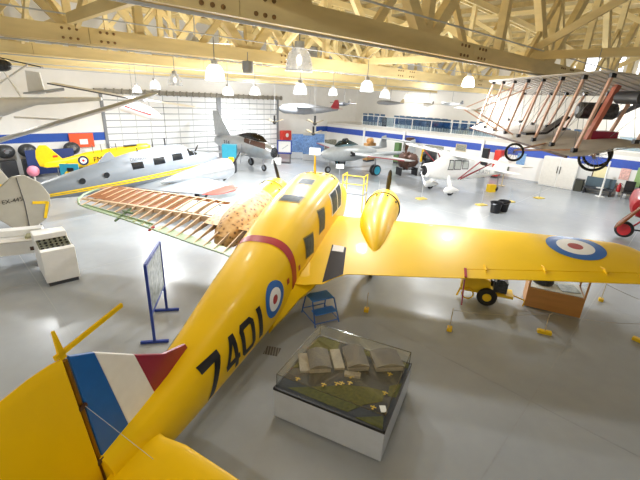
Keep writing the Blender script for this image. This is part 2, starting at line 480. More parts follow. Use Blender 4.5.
def lamp(loc, label, drop, lit=False, sc=1.0):
    t = thing('hanging_lamp', label, 'lamp', loc, (0, 0, random.uniform(0, 3)), 'glass-shaded lamps hanging from the trusses')
    prof = [(.07, .2), (.12, .18), (.18, .11), (.215, .0), (.235, -.1), (.235, -.17)]
    m = MB(); seg = 32; rings = []
    for (r, z) in prof: rings.append([Vector(((r + (.004 if k % 2 else 0)) * sc * cos(2 * pi * k / seg), (r + (.004 if k % 2 else 0)) * sc * sin(2 * pi * k / seg), z * sc)) for k in range(seg)])
    m.loft(rings, cap=False); m.torus((0, 0, -.17 * sc), .235 * sc, .008 * sc, (0, 0, 1), 32, 6)
    m.build('glass_shade', SHADEL if lit else SHADE, t, smooth=True)
    MB().lathe([(.035, .3), (.085, .29), (.085, .2), (.09, .19), (.02, .18)], seg=20).build('ballast_housing', LGREY, t, smooth=True).scale = (sc,) * 3
    MB().sphere((0, 0, 0), .05 * sc, sc=(1, 1, 1.8)).build('bulb', BULBL if lit else BULB, t, smooth=True)
    MB().tube([(0, 0, .28 * sc), (0, 0, .28 * sc + drop)], .012, 6).build('hanging_rod', MGREY, t)
    return t
LAMPS = [((-.51, 7.31, 6.1), 'largest ribbed glass bay lamp hanging from the nearest truss', 0),
         ((-2.85, 10.4, 5.97), 'brightly glowing white bay lamp left of the largest lamp', 1),
         ((-5.33, 14.3, 5.86), 'ribbed glass bay lamp left of the glowing lamp, above the skeleton wing', 0),
         ((-8.02, 18.94, 5.72), 'small glass bay lamp, second to the left of the glowing lamp', 0),
         ((-10.0, 21.3, 5.5), 'leftmost small glass bay lamp, above the far yellow trainer', 0),
         ((-.94, 14.26, 5.76), 'glass bay lamp directly below the largest lamp, farther back', 0),
         ((1.39, 14.35, 5.95), 'glass bay lamp above the grey jet in the centre', 0),
         ((-3.35, 18.95, 5.66), 'small glass bay lamp in front of the white doors, right of the other one', 0),
         ((-4.61, 18.91, 5.6), 'small glass bay lamp in front of the white doors, left of the other one', 0),
         ((.32, 21.4, 5.82), 'small far bay lamp between the two centre lamps', 0),
         ((2.71, 19.0, 5.8), 'small bay lamp right of the lamp above the grey jet', 0),
         ((5.6, 16.4, 6.35), 'glaring bay lamp in front of the gallery, left of the hanging biplane', 1)]
for loc, l, lit in LAMPS: lamp(loc, l, 6.5 - loc[2], lit)
t = thing('hanging_fan', 'thin-stemmed grey hanging fixture with a flat dish, above the glowing lamp', 'hanging fixture', (-4.7, 14.83, 7.15))
MB().lathe([(.02, .16), (.08, .14), (.12, .06), (.2, .0), (.21, -.05), (.02, -.07)]).build('dish', LGREY, t, smooth=True)
MB().tube([(0, 0, .1), (0, 0, 1.3)], .02, 6).build('rod', LGREY, t)
for s in (0, 1, 2):
    MB().box((.75 * cos(s * 2.09), .75 * sin(s * 2.09), -.02), (1.1, .13, .015), rz=s * 2.09).build('fan_blade', WHITE, t)
t = thing('junction_box', 'small grey drum fixture hanging right of the glowing lamp', 'fixture', (-2.4, 12.4, 6.22))
MB().lathe([(.02, .22), (.16, .2), (.17, 0), (.14, -.12), (.01, -.13)]).build('drum', MGREY, t, smooth=True)
MB().tube([(0, 0, .2), (0, 0, .45)], .012, 6).build('rod', MGREY, t)
def ceiling_fan(loc, label, drop):
    t = thing('ceiling_fan', label, 'fan', loc, (0, 0, .3), 'dark ceiling fans in front of the far walls')
    MB().tube([(0, 0, .5), (0, 0, drop)], .012, 6).build('down_rod', LGREY, t); MB().tube([(0, 0, 0), (0, 0, .5)], .07, 8).build('canopy_tube', BLACK, t)
    MB().lathe([(.02, .1), (.13, .06), (.15, -.06), (.04, -.16)]).build('motor', BLACK, t, smooth=True)
    for k in range(4):
        a = k * pi / 2 + .4
        m = MB(); m.bar((.12 * cos(a), .12 * sin(a), .02), (.75 * cos(a), .75 * sin(a), .2), .16, .02); m.build('blade', BEIGE, t)
    return t
ceiling_fan((-3.9, 30.3, 3.6), 'dark-stemmed fan hanging in front of the white hangar door', 3.2)
ceiling_fan((-.75, 28.0, 3.8), 'dark-stemmed fan hanging above the blue display panels, higher of the two', 2.9)
ceiling_fan((-.85, 28.6, 3.05), 'dark-stemmed fan hanging above the blue display panels, lower of the two', 3.6)
# ------------------------------------------------------------------ the big yellow aircraft
# local axes: x aft, y starboard, z up
def aircraft_root(name, label, cat, pos, heading, att=0, bank=0, group=None):
    F = Vector((sin(heading), cos(heading), 0)); S = Vector((cos(heading), -sin(heading), 0)); U = Vector((0, 0, 1))
    F2 = F * cos(att) + U * sin(att); U2 = U * cos(att) - F * sin(att)
    S3 = S * cos(bank) - U2 * sin(bank); U3 = U2 * cos(bank) + S * sin(bank)
    R = Matrix((-F2, S3, U3)).transposed()
    return thing(name, label, cat, pos, R.to_euler(), group)
def interp(T, x, k):
    if x <= T[0][0]: return T[0][k]
    for a, b in zip(T, T[1:]):
        if x <= b[0]: return a[k] + (b[k] - a[k]) * (x - a[0]) / (b[0] - a[0])
    return T[-1][k]
def sring(x, w, zt, zb, n, seg=40, y0=0):
    zc, h = (zt + zb) / 2, (zt - zb) / 2; r = []
    for k in range(seg):
        t = 2 * pi * k / seg; c, s = cos(t), sin(t)
        r.append(Vector((x, y0 + w * abs(c) ** (2 / n) * (1 if c >= 0 else -1), zc + h * abs(s) ** (2 / n) * (1 if s >= 0 else -1))))
    return r
def loft_body(ST, seg=40, step=None, mb=None):
    mb = mb or MB(); rings = []
    for i, s in enumerate(ST):
        rings.append(sring(*s[:5], seg=seg))
        if step and i < len(ST) - 1:
            e = ST[i + 1]; k = int(max(0, round((e[0] - s[0]) / step) - 1))
            for j in range(1, k + 1):
                t = j / (k + 1); rings.append(sring(*[s[q] + (e[q] - s[q]) * t for q in range(5)], seg=seg))
    return mb.loft(rings)
FS = [[-3.25, .06, -.02, -.16, 2], [-3.1, .24, .16, -.36, 2], [-2.7, .46, .36, -.56, 2.2], [-2.1, .64, .55, -.68, 2.5], [-1.4, .76, .74, -.76, 2.8], [-.95, .80, .88, -.8, 3], [-.35, .84, 1.38, -.84, 3.4], [.1, .86, 1.45, -.84, 3.4], [.8, .87, 1.45, -.84, 3.4], [2.3, .86, 1.37, -.84, 3.2], [3.2, .84, 1.25, -.84, 3.0], [4.2, .79, 1.08, -.84, 2.8], [5.7, .69, .83, -.79, 2.6], [7.0, .54, .60, -.70, 2.5], [8.0, .44, .44, -.60, 2.4], [8.7, .37, .40, -.52, 2.3], [9.4, .2, .38, -.40, 2.2]]
def fy(x, z, off=.006):
    w, zt, zb, n = [interp(FS, x, k) for k in (1, 2, 3, 4)]; zc, h = (zt + zb) / 2, (zt - zb) / 2
    t = min(1, abs(z - zc) / h); return w * (max(0, 1 - t ** n)) ** (1 / n) + off
def fz(x, y, off=.006):
    w, zt, zb, n = [interp(FS, x, k) for k in (1, 2, 3, 4)]; zc, h = (zt + zb) / 2, (zt - zb) / 2
    t = min(1, abs(y) / w); return zc + h * (max(0, 1 - t ** n)) ** (1 / n) + off
def bil(q, u, v):
    return tuple(q[0][k] * (1 - u) * (1 - v) + q[1][k] * u * (1 - v) + q[2][k] * u * v + q[3][k] * (1 - u) * v for k in (0, 1))
def side_patch(mb, q, n=6, side=1, off=.006):
    def fn(u, v):
        x, z = bil(q, u, v); return (x, side * fy(x, z, off), z)
    return mb.grid(fn, n, n)
def top_patch(mb, q, n=5, off=.006):
    def fn(u, v):
        x, y = bil(q, u, v); return (x, y, fz(x, y, off))
    return mb.grid(fn, n, n)
pose = dict(ax=-.203, ay=12.503, hd=.2642, at=.103, zt=1.749)
AN = aircraft_root('aircraft', 'large yellow twin-engined aircraft numbered 7401 filling the foreground, one wing stripped to its skeleton', 'aircraft', (-.2028, 12.5031, 1.7489), .2642, .1030)
loft_body(FS, 48, .25).build('fuselage', YEL, AN, smooth=True)
# cabin glazing
FRM = mat('window_frame_gold', '#8f7a2a', .5)
for q in ([(3.5, .80), (2.95, .73), (2.98, .19), (3.53, .28)], [(2.3, 1.07), (1.8, 1.0), (1.96, .46), (2.46, .49)], [(1.05, 1.14), (-.2, 1.12), (-.1, .42), (1.05, .5)]):
    for side in (1, -1):
        cx, cz = sum(p[0] for p in q) / 4, sum(p[1] for p in q) / 4
        big = [(cx + (p[0] - cx) * 1.14, cz + (p[1] - cz) * 1.12) for p in q]
        w = side_patch(MB(), big, 6, side, .006).build('window_frame', FRM if q[0][0] > 1.5 else WHITE, AN)
        side_patch(MB(), q, 6, side, .012).build('window', GLASSD, w)
m = MB(); m.grid(lambda u, v: (lambda x, z: (x, fy(x, z, .016), z))(.40 + .06 * u, .44 + .72 * v), 1, 8); m.build('window_bar', WHITE, AN)
for q in ([(2.46, -.29), (2.1, -.27), (2.1, .29), (2.46, .25)], [(1.14, -.22), (.72, -.2), (.72, .2), (1.14, .22)]):
    w = top_patch(MB(), [(p[0] + (.05 if p[0] in (2.46, 1.14) else -.05), p[1] * 1.16) for p in q], 5, .006).build('roof_window_frame', FRM, AN)
    top_patch(MB(), q, 5, .012).build('roof_window', GLASSD, w)
m = MB()
for k in range(6):
    y = -.6 + k * .22; top_patch(m, [(-.02, y), (-.2, y), (-.2, y + .15), (-.02, y + .15)], 3, .01)
for k in range(4):
    y = -.6 + k * .32; top_patch(m, [(-.45, y), (-.85, y), (-.85, y + .26), (-.45, y + .26)], 3, .012)
m.build('windscreen', GLASSB, AN)
m = MB(); m.cyl((.0, -.02, 1.44), (.0, -.02, 2.0), .03, .022, 10); m.build('aerial_mast', YEL, AN, smooth=True)
# red band
def bandpt(u, v):
    t = radians(-38) + (radians(180 + 76)) * v
    x = 4.19 + .25 * u + .12 * max(0, -sin(t))
    w, zt, zb, n = [interp(FS, x, k) for k in (1, 2, 3, 4)]; zc, h = (zt + zb) / 2, (zt - zb) / 2
    c, s = cos(t), sin(t); e = 2 / n; o = .007
    return (x, (w + o) * abs(c) ** e * (1 if c >= 0 else -1), zc + (h + o) * abs(s) ** e * (1 if s >= 0 else -1))
MB().grid(bandpt, 3, 60).build('red_band', RED, AN, smooth=True)
def disc_patch(mb, fn, r0, r1, seg=40, nr=3):
    mb.grid(lambda u, v: fn((r0 + (r1 - r0) * v) * cos(2 * pi * u), (r0 + (r1 - r0) * v) * sin(2 * pi * u)), seg, nr); return mb
def roundel(name, fn, R, parent, mats=None):
    m = MB()
    disc_patch(m, lambda a, b: fn(a, b, .008), R * .64, R); m.mi = 1
    disc_patch(m, lambda a, b: fn(a, b, .008), R * .26, R * .64); m.mi = 2
    disc_patch(m, lambda a, b: fn(a, b, .008), .0, R * .26)
    return m.build(name, mats or [BLUE, WHITE, RED], parent, smooth=True)
for side in (1, -1):
    roundel('fuselage_roundel', lambda a, b, o, s=side: (5.33 + a, s * fy(5.33 + a, .2 + b, o), .2 + b), .41, AN)
# serial number
DIG = {'7': [[(0, .82), (1, .82), (1, 1), (0, 1)], [(.02, 0), (.36, 0), (1, .82), (.66, .82)]],
       '4': [[(.62, 0), (.88, 0), (.88, 1), (.62, 1)], [(0, .2), (1, .2), (1, .37), (0, .37)], [(0, .33), (.24, .33), (.8, 1), (.58, 1)]],
       '0': [[(0, .14), (.25, .14), (.25, .86), (0, .86)], [(.75, .14), (1, .14), (1, .86), (.75, .86)], [(.18, 0), (.82, 0), (.82, .17), (.18, .17)], [(.18, .83), (.82, .83), (.82, 1), (.18, 1)],
             [(0, .14), (.18, 0), (.3, .17), (.25, .2)], [(1, .14), (.82, 0), (.7, .17), (.75, .2)], [(0, .86), (.18, 1), (.3, .83), (.25, .8)], [(1, .86), (.82, 1), (.7, .83), (.75, .8)]],
       '1': [[(0, 0), (1, 0), (1, 1), (0, 1)]]}
SN = [('7', 7.72, 7.24), ('4', 7.17, 6.74), ('0', 6.66, 6.2), ('1', 6.05, 5.91)]
for side in (1, -1):
    for k, (ch, xa, xb) in enumerate(SN):
        m = MB()
        if side == -1:   # reads nose to tail on the other side
            xa, xb = [(5.97, 6.42), (6.5, 6.94), (7.02, 7.49), (7.6, 7.75)][k]
        for q in DIG[ch]:
            qq = [(xa + (xb - xa) * p[0], -.33 + .73 * p[1] + .02 * (7 - xa)) for p in q]
            m.grid(lambda u, v: (lambda P: (P[0], side * fy(P[0], P[1], .008), P[1]))(bil(qq, u, v)), 5, 6)
        m.build('number', BLACK, AN, smooth=True)
m = MB()
for (x, z) in ((4.66, .26), (4.0, .26)): side_patch(m, [(x + .06, z - .07), (x - .06, z - .07), (x - .06, z + .07), (x + .06, z + .07)], 2, 1, .008)
m.build('red_marker', RED, AN)
# cabin door outline with a raised lip, handle
m = MB(); pts = [(4.0, -.5), (4.0, .05), (3.86, .12), (3.05, .14), (2.95, .05), (2.95, -.35)]
m.tube([(x, fy(x, z, .004), z) for x, z in pts], .014, 6); m.build('door_edge', YEL, AN, smooth=True)
# wings
DIH = .05
def airfoil(y, x0, x1, th, c0=None, c1=None, zb=None, n=14, side=1):
    c0 = x0 if c0 is None else c0; c1 = x1 if c1 is None else c1; ch = x1 - x0; z0 = (DIH * y - .07) if zb is None else zb
    def tk(t): return max(0.0, 2.6 * sqrt(max(t, 0)) * (1 - t) * (1 - .25 * t)) * .62
    up_, dn = [], []
    for i in range(n + 1):
        s = i / n; s = s * s if c0 == x0 else s
        x = c0 + (c1 - c0) * s; t = (x - x0) / ch
        up_.append(Vector((x, side * y, z0 + th * .68 * tk(t) + .008))); dn.append(Vector((x, side * y, z0 - th * .34 * tk(t) - .008)))
    return up_ + dn[::-1]
SW = [(.5, -.12, 4.3, .46), (1.0, -.11, 4.3, .45), (1.44, -.09, 4.16, .44), (1.66, -.08, 3.8, .44), (1.9, -.07, 3.58, .43), (2.2, -.06, 3.52, .42), (3.4, -.02, 3.34, .40), (4.70, .02, 3.12, .37), (6.4, .07, 2.82, .30), (7.6, .13, 2.64, .24), (8.3, .20, 2.52, .18), (8.7, .26, 2.46, .15), (9.0, .42, 2.25, .11), (9.18, .72, 1.95, .07), (9.26, 1.12, 1.6, .02)]
def sw(y): return [interp(SW, y, k) for k in (1, 2, 3)]
def hinge(y): return 2.74 - .185 * (y - 4.7)
def wz(x, y, off=.006):
    x0, x1, th = sw(y); t = max(0, min(1, (x - x0) / (x1 - x0)))
    return DIH * y - .07 + th * .68 * .62 * 2.6 * sqrt(t) * (1 - t) * (1 - .25 * t) + .008 + off
W = thing('starboard_wing', None, None); W.parent = AN
ys = [.5, 1.0, 1.44, 1.66, 1.9, 2.2, 3.4, 4.70]
MB().loft([airfoil(y, *sw(y)) for y in ys]).build('inner_skin', YEL, W, smooth=True)
ys = [4.70, 5.5, 6.4, 7.0, 7.6, 8.1, 8.6]
MB().loft([airfoil(y, *sw(y), c1=hinge(y) - .012) for y in ys]).build('outer_skin', YEL, W, smooth=True)
ys = [8.6, 8.7, 8.82, 8.92, 9.02, 9.1, 9.18, 9.26]
MB().loft([airfoil(y, *sw(y)) for y in ys]).build('wing_tip', YEL, W, smooth=True)
ys = [4.73, 5.5, 6.4, 7.0, 7.6, 8.1, 8.58]
MB().loft([airfoil(y, *sw(y), c0=hinge(y) + .012) for y in ys]).build('aileron', YEL, W, smooth=True)
for y in (5.2, 6.55, 7.9):
    x = hinge(y); m = MB(); m.bar((x - .1, y, wz(x - .1, y) + .01), (x + .1, y, wz(x + .1, y) + .03), .03, .04); m.tube([(x - .22, y - .03, wz(x - .22, y)), (x - .05, y, wz(x, y) + .06), (x + .14, y, wz(x + .14, y))], .009, 6); m.build('aileron_hinge', YEL, W)
m = MB(); m.bar((2.72, 4.72, wz(2.75, 4.72) + .012), (3.1, 4.72, wz(3.1, 4.72) + .012), .06, .02); m.build('red_tape', RED, W)
m = MB(); m.bar((3.1, 4.70, .13), (3.35, 4.72, -.45), .03, .03); m.build('red_hanging_pin', MAROON, W)
roundel('wing_roundel', lambda a, b, o: (.93 + a * 1.06, 7.58 + b, wz(.93 + a * 1.06, 7.58 + b, o)), .70, W)
def wpatch(q, mt, name, n=8, off=.006):
    def fn(u, v):
        x, y = bil(q, u, v); return (x, y, wz(x, y, off))
    return MB().grid(fn, n, n).build(name, mt, W)
wpatch([(2.32, 1.2), (2.38, 1.62), (3.62, 1.82), (4.12, 1.42)], mat('anti_slip_black', '#2b2320', .8), 'walkway')
wpatch([(2.33, 1.24), (2.36, 1.56), (2.66, 1.60), (2.66, 1.28)], CARD, 'walkway_label', 3, .012)
m = MB(); m.loft([[Vector((x, .5, .12)), Vector((x, yo, zo + .05)), Vector((x, yo - .06, zo - .08)), Vector((x, .5, -.82))] for x, yo, zo in ((2.4, 1.2, .02), (3.3, 1.3, -.06), (3.9, 1.32, -.08), (4.2, 1.2, -.18), (4.5, .98, -.32), (4.9, .8, -.52), (5.3, .62, -.66))]); m.build('root_fillet', YEL, AN, smooth=True)
# nacelles
def nacelle(side, mt_rear, name):
    y0 = 2.14 * side; t = thing(name, None, None); t.parent = AN
    prof = [(-2.02, .30, .02), (-1.98, .42, .02), (-1.85, .52, .02), (-1.6, .58, .03), (-1.2, .60, .03)]
    m = MB(); m.loft([[Vector((x, y0 + r * cos(a), z + r * sin(a))) for a in [2 * pi * k / 36 for k in range(36)]] for x, r, z in prof]); m.build('engine_cowling', YEL, t, smooth=True)
    MB().torus((-1.19, y0, .03), .6, .024, (1, 0, 0), 40, 8).build('cowling_ring', BLACK, t, smooth=True)
    rear = [(-1.18, .585, .03, .03), (-.6, .585, .03, .03), (-.2, .58, .03, 0), (.2, .57, .03, .01), (.9, .52, .03, .06), (1.4, .43, .03, .12), (1.8, .32, .04, .18), (2.2, .19, .05, .24), (2.5, .05, .06, .28)]
    if side < 0: rear = rear[:3] + [(.3, .62, 0, 0), (1.0, .64, -.04, 0), (1.7, .56, -.08, 0), (2.3, .42, -.12, 0), (2.7, .2, -.12, 0)]
    m = MB(); m.loft([[Vector((x, y0 + r * cos(a), z + r * (1.02 if sin(a) > 0 else .9) * sin(a))) for a in [2 * pi * k / 36 for k in range(36)]] for x, r, z, _ in rear[:3]]); m.build('nacelle_front', YEL, t, smooth=True)
    m = MB(); m.loft([[Vector((x, y0 + side * dy + r * cos(a), z + r * (1.02 if sin(a) > 0 else .9) * sin(a))) for a in [2 * pi * k / 36 for k in range(36)]] for x, r, z, dy in rear[2:]]); m.build('nacelle_rear', mt_rear, t, smooth=True)
    m = MB(); m.lathe([(.001, -2.42), (.07, -2.38), (.1, -2.28), (.11, -2.1), (.2, -2.03)], 'X', (0, y0, .02)); m.build('propeller_hub', DGREY, t, smooth=True)
    a0 = radians(3) if side > 0 else radians(-14)
    for k in (0, 1):
        a = a0 + k * pi; m = MB(); rings = []
        for (r, w, th) in ((.1, .05, .05), (.35, .085, .04), (.7, .1, .03), (1.0, .085, .02), (1.12, .05, .012), (1.16, .01, .006)):
            c = Vector((-2.24, y0 + r * sin(a), .02 + r * cos(a))); s = Vector((.45, cos(a) * .9, -sin(a) * .9)); f = Vector((.9, -cos(a) * .45, sin(a) * .45))
            rings.append([c + s * w * cos(q) + f * th * sin(q) for q in [2 * pi * i / 10 for i in range(10)]])
        m.loft(rings); m.build('propeller_blade', BLACK, t, smooth=True)
    m = MB()
    for da in (40, 75, 110):
        a = radians(da); m.cyl((-.95, y0 + .57 * cos(a), .03 + .57 * sin(a)), (-.95, y0 + .63 * cos(a), .03 + .63 * sin(a)), .035, seg=8)
    m.build('exhaust_stub', DGREY, t)
    # main wheel under the nacelle
    zg = -1.749 - (-.3) * 0 ; wx = .55; zc = -1.749 / cos(.103) + wx * math.tan(.103) + .42
    MB().torus((wx, y0, zc), .29, .125, (0, 1, 0), 28, 12).build('main_tyre', RUBBER, t, smooth=True)
    MB().cyl((wx, y0 - .08, zc), (wx, y0 + .08, zc), .2).build('wheel_hub', SILVER, t)
    for s in (-1, 1): MB().tube([(wx, y0 + .2 * s, zc), (wx - .3, y0 + .26 * s, -.2)], .04, 8).build('gear_leg', STEEL, t)
nacelle(1, YEL, 'starboard_nacelle'); nacelle(-1, SPOT, 'port_nacelle')
# skeleton port wing
PW = [(.5, -.12, 4.2, .46), (1.3, .04, 3.58, .44), (2.9, .12, 3.30, .40), (5.07, .28, 2.86, .32), (6.87, .45, 2.58, .24), (7.36, .52, 2.5, .20), (7.76, .68, 2.3, .14), (8.0, 1.0, 1.95, .08), (8.08, 1.35, 1.65, .03)]
DIHP = .055
def pw(y): return [interp(PW, y, k) for k in (1, 2, 3)]
def tkf(t): return 2.6 * sqrt(max(t, 0)) * max(0, 1 - t) * (1 - .25 * t) * .62
def pz(x, y, top=True):
    x0, x1, th = pw(y); t = max(0, min(1, (x - x0) / (x1 - x0))); z = DIHP * y - .07
    return z + th * .68 * tkf(t) if top else z - th * .34 * tkf(t)
P = thing('port_wing', None, None); P.parent = AN
spar = lambda y: 1.74 + .05 * (y - 2.4)
fsp = lambda y: pw(y)[0] + .45 - .02 * y
ail = lambda y: 2.78 - .13 * (y - 4.2)
ribs = [1.25 + .34 * k for k in range(20)]
for i, y in enumerate(ribs):
    x0, x1, th = pw(y); m = MB(); n = 14
    def strip(xa, xb, h0, h1):
        u_ = []; l_ = []
        for k in range(n + 1):
            x = xa + (xb - xa) * k / n; zt_, zb_ = pz(x, y), pz(x, y, False)
            u_.append((x, -y - .012, zb_ + (zt_ - zb_) * h1)); l_.append((x, -y - .012, zb_ + (zt_ - zb_) * h0))
        return u_ + l_[::-1]
    m.prism(strip(x0 + .02, x1 - .01, 0.02, .97), (0, .024, 0))
    m.mi = 1
    for a, b in zip(range(n), range(1, n + 1)):
        xa, xb = x0 + (x1 - x0) * a / n, x0 + (x1 - x0) * b / n
        m.bar((xa, -y, pz(xa, y) - .004), (xb, -y, pz(xb, y) - .004), .032, .016)
    m.build('rib', [PLYR, PINE], P)
def sparbox(fx, y0, y1, w, name, mt, shr=1.0, n=12):
    m = MB(); rings = []
    for k in range(n + 1):
        y = y0 + (y1 - y0) * k / n; x = fx(y); zt_, zb_ = pz(x, y) + .012, pz(x, y, False) - .004
        rings.append([Vector((x - w / 2, -y, zb_)), Vector((x + w / 2, -y, zb_)), Vector((x + w / 2, -y, zt_)), Vector((x - w / 2, -y, zt_))])
    return m.loft(rings).build(name, mt, P)
sparbox(spar, 1.0, 7.75, .085, 'main_spar', PINE)
sparbox(lambda y: pw(y)[0] + .16, 1.0, 7.6, .06, 'front_spar', PINE)
m = MB(); pts = []
for k in range(26):
    y = 1.0 + 7.0 * k / 25; pts.append((pw(y)[0] + .02, -y, DIHP * y - .06))
m.tube(pts, .035, 8); m.build('leading_edge', mat('edge_pine_pink', '#cfa291', .5), P, smooth=True)
m = MB(); pts = [(.62, -7.7, .36), (.9, -7.95, .37), (1.25, -8.07, .375), (1.7, -8.02, .375), (2.1, -7.85, .37), (2.42, -7.5, .35)]
m.tube(pts, .035, 8); m.build('tip_bow', GREENP, P, smooth=True)
def pskin(name, ya, yb, fa, fb, mt, top=False, n=10, dz=0):
    def fn(u, v):
        y = ya + (yb - ya) * u; x = fa(y) + (fb(y) - fa(y)) * v; return (x, -y, pz(x, y, top) + dz)
    return MB().grid(fn, n, 8).build(name, mt, P)
pskin('lower_skin', 4.7, 7.6, lambda y: pw(y)[0] + .1, lambda y: spar(y) - .05, PLYB, False, 10, .1)
pskin('lower_skin', 2.6, 4.7, lambda y: pw(y)[0] + .1, lambda y: spar(y) - .05, PLYB, False, 10, .1)
for (ya, yb) in ((2.85, 3.5), (3.65, 4.4)):
    pskin('tank_panel', ya, yb, lambda y: pw(y)[0] + .45, lambda y: spar(y) - .18, TANKG, True, 6, -.035)
    m = MB(); yc = (ya + yb) / 2; xc = .78; m.cyl((xc, -yc, pz(xc, yc) - .04), (xc, -yc, pz(xc, yc) + .0), .055, seg=14); m.build('filler_cap', DGREY, P)
# green trailing edge structure and aileron frame
m = MB(); pts = []
for k in range(20):
    y = 1.2 + 6.2 * k / 19; pts.append((pw(y)[1], -y, DIHP * y - .07))
m.tube(pts, .022, 6); m.build('trailing_edge', GREENP, P)
A_ = P
pskin('aileron_skin', 4.35, 7.3, lambda y: ail(y) - .02, lambda y: ail(y) + .14, GREENP, False, 12, .02).parent = A_
pskin('flap_skin', 1.3, 4.15, lambda y: pw(y)[1] - .36, lambda y: pw(y)[1] - .03, GREENP, False, 12, .01)
m = MB()
for k in range(10):
    y = 4.4 + .32 * k; m.bar((ail(y), -y, pz(ail(y), y)), (pw(y)[1], -y, DIHP * y - .07), .03, .03)
m.tube([(ail(4.35), -4.35, pz(ail(4.35), 4.35)), (ail(7.3), -7.3, pz(ail(7.3), 7.3))], .025, 6)
m.build('aileron_frame', GREENP, A_)
m = MB(); y = 4.25; m.bar((ail(y) + .1, -y, .16), (pw(y)[1] + .08, -y, .14), .07, .04); m.build('red_end_fitting', RED, A_)
m = MB(); y = 5.6; m.bar((2.2, -y, pz(2.2, y) + .05), (2.95, -y, .2), .05, .05); m.bar((2.35, -y - .2, pz(2.3, y)), (2.5, -y + .3, pz(2.4, y) + .05), .05, .05); m.build('aileron_bellcrank', mat('dark_green', '#55704e', .5), P)
m = MB(); m.grid(lambda u, v: (1.5 + .7 * u, -.85 - .45 * v - .1 * v * u, .42 - .1 * v - .1 * u), 6, 6); m.build('wing_root_cover', CARD, P)
pskin('ply_cover', .88, 2.9, lambda y: .06, lambda y: 2.25, SPOT, True, 10, .025)
pskin('root_skin', 1.0, 1.35, lambda y: 2.3, lambda y: pw(y)[1] - .05, CARD, True, 4, .01)
# fin, rudder, tailplane
t = thing('fin', None, None); t.parent = AN
for nm, poly, mt in (('blue_stripe', [(9.36, .3), (8.88, .33), (9.03, 1.79), (9.32, 1.99)], BLUE), ('white_stripe', [(8.88, .33), (8.33, .36), (8.51, 1.29), (9.03, 1.79)], WHITE),
                     ('red_stripe', [(8.33, .36), (7.9, .40), (7.45, .47), (7.5, .62), (7.72, .72), (8.01, .86), (8.51, 1.29)], MAROON)):
    MB().prism([(x, -.03, z) for x, z in poly], (0, .06, 0)).build(nm, mt, t, bevel=.015)
rud = [(9.44, -.36), (9.42, .4), (9.39, 2.0), (9.52, 2.035), (9.75, 2.06), (10.02, 2.055), (10.18, 2.01), (10.32, 1.93), (10.43, 1.8), (10.52, 1.65), (10.6, 1.4), (10.62, 1.15), (10.61, .9), (10.57, .65), (10.4, .25), (10.1, -.08), (9.8, -.3)]
m = MB(); c = (9.8, .9); rings = []
for yy, k in ((-.06, .9), (-.03, .97), (-.012, 1.0), (.012, 1.0), (.03, .97), (.06, .9)):
    rings.append([Vector((c[0] + (x - c[0]) * k, yy * (1 if x < 9.6 else .8), c[1] + (z - c[1]) * k)) for x, z in rud])
m.loft(rings); RD = m.build('rudder', YEL, AN, smooth=True)
MB().cyl((9.40, 0, -.36), (9.36, 0, 1.96), .028, seg=12).build('rudder_post', mat('post_bronze', '#8a6414', .35, metal=.4), AN, smooth=True)
MB().box((9.38, .04, 1.28), (.1, .04, .04)).build('hinge_bracket', BROWND, RD); MB().box((9.41, .04, .35), (.1, .04, .05)).build('hinge_bracket', BROWND, RD)
MB().bar((9.45, 0, 2.06), (8.48, 0, 2.08), .03, .055).build('balance_arm', YEL, RD)
m = MB(); m.loft([[Vector((9.37 + a * (.04 if k == 0 else .012), b * .015, z)) for a, b in ((-1, -1), (1, -1), (1, 1), (-1, 1))] for k, z in enumerate((1.99, 2.36))]); m.build('aerial_spike', YEL, RD)
MB().tube([(9.36, .06, 1.28), (9.15, .6, .26)], .0035, 5).build('bracing_wire', LGREY, AN)
def tail_ring(y, x0, x1, th): 
    r = []
    for i in range(11): s = i / 10; r.append((s * s, 1))
    return airfoil(abs(y), x0, x1, th, zb=.08, side=1 if y > 0 else -1)
for s in (1, -1):
    t = thing('tailplane', None, None); t.parent = AN
    tp = [(.12, 8.66, 9.62, .15), (.3, 8.7, 9.62, .15), (.45, 8.74, 9.62, .14), (.8, 8.76, 9.62, .14), (1.8, 9.0, 9.66, .11), (2.5, 9.26, 9.7, .07), (2.8, 9.45, 9.7, .03)]
    MB().loft([tail_ring(s * y, a, b, th) for y, a, b, th in tp]).build('stabiliser', YEL, t, smooth=True)
    tp = [(.3, 9.66, 10.35, .1), (1.8, 9.70, 10.3, .09), (2.5, 9.74, 10.15, .06), (2.78, 9.75, 9.95, .03)]
    MB().loft([tail_ring(s * y, a, b, th) for y, a, b, th in tp]).build('elevator', YEL, t, smooth=True)
# tail wheel
zg = -1.749 / cos(.103) + 8.9 * math.tan(.103)
MB().torus((8.9, 0, zg + .2), .13, .065, (0, 1, 0), 20, 8).build('tail_tyre', RUBBER, AN, smooth=True)
MB().tube([(8.9, .09, zg + .2), (8.75, .05, -.42)], .03, 8).build('tail_wheel_leg', STEEL, AN)
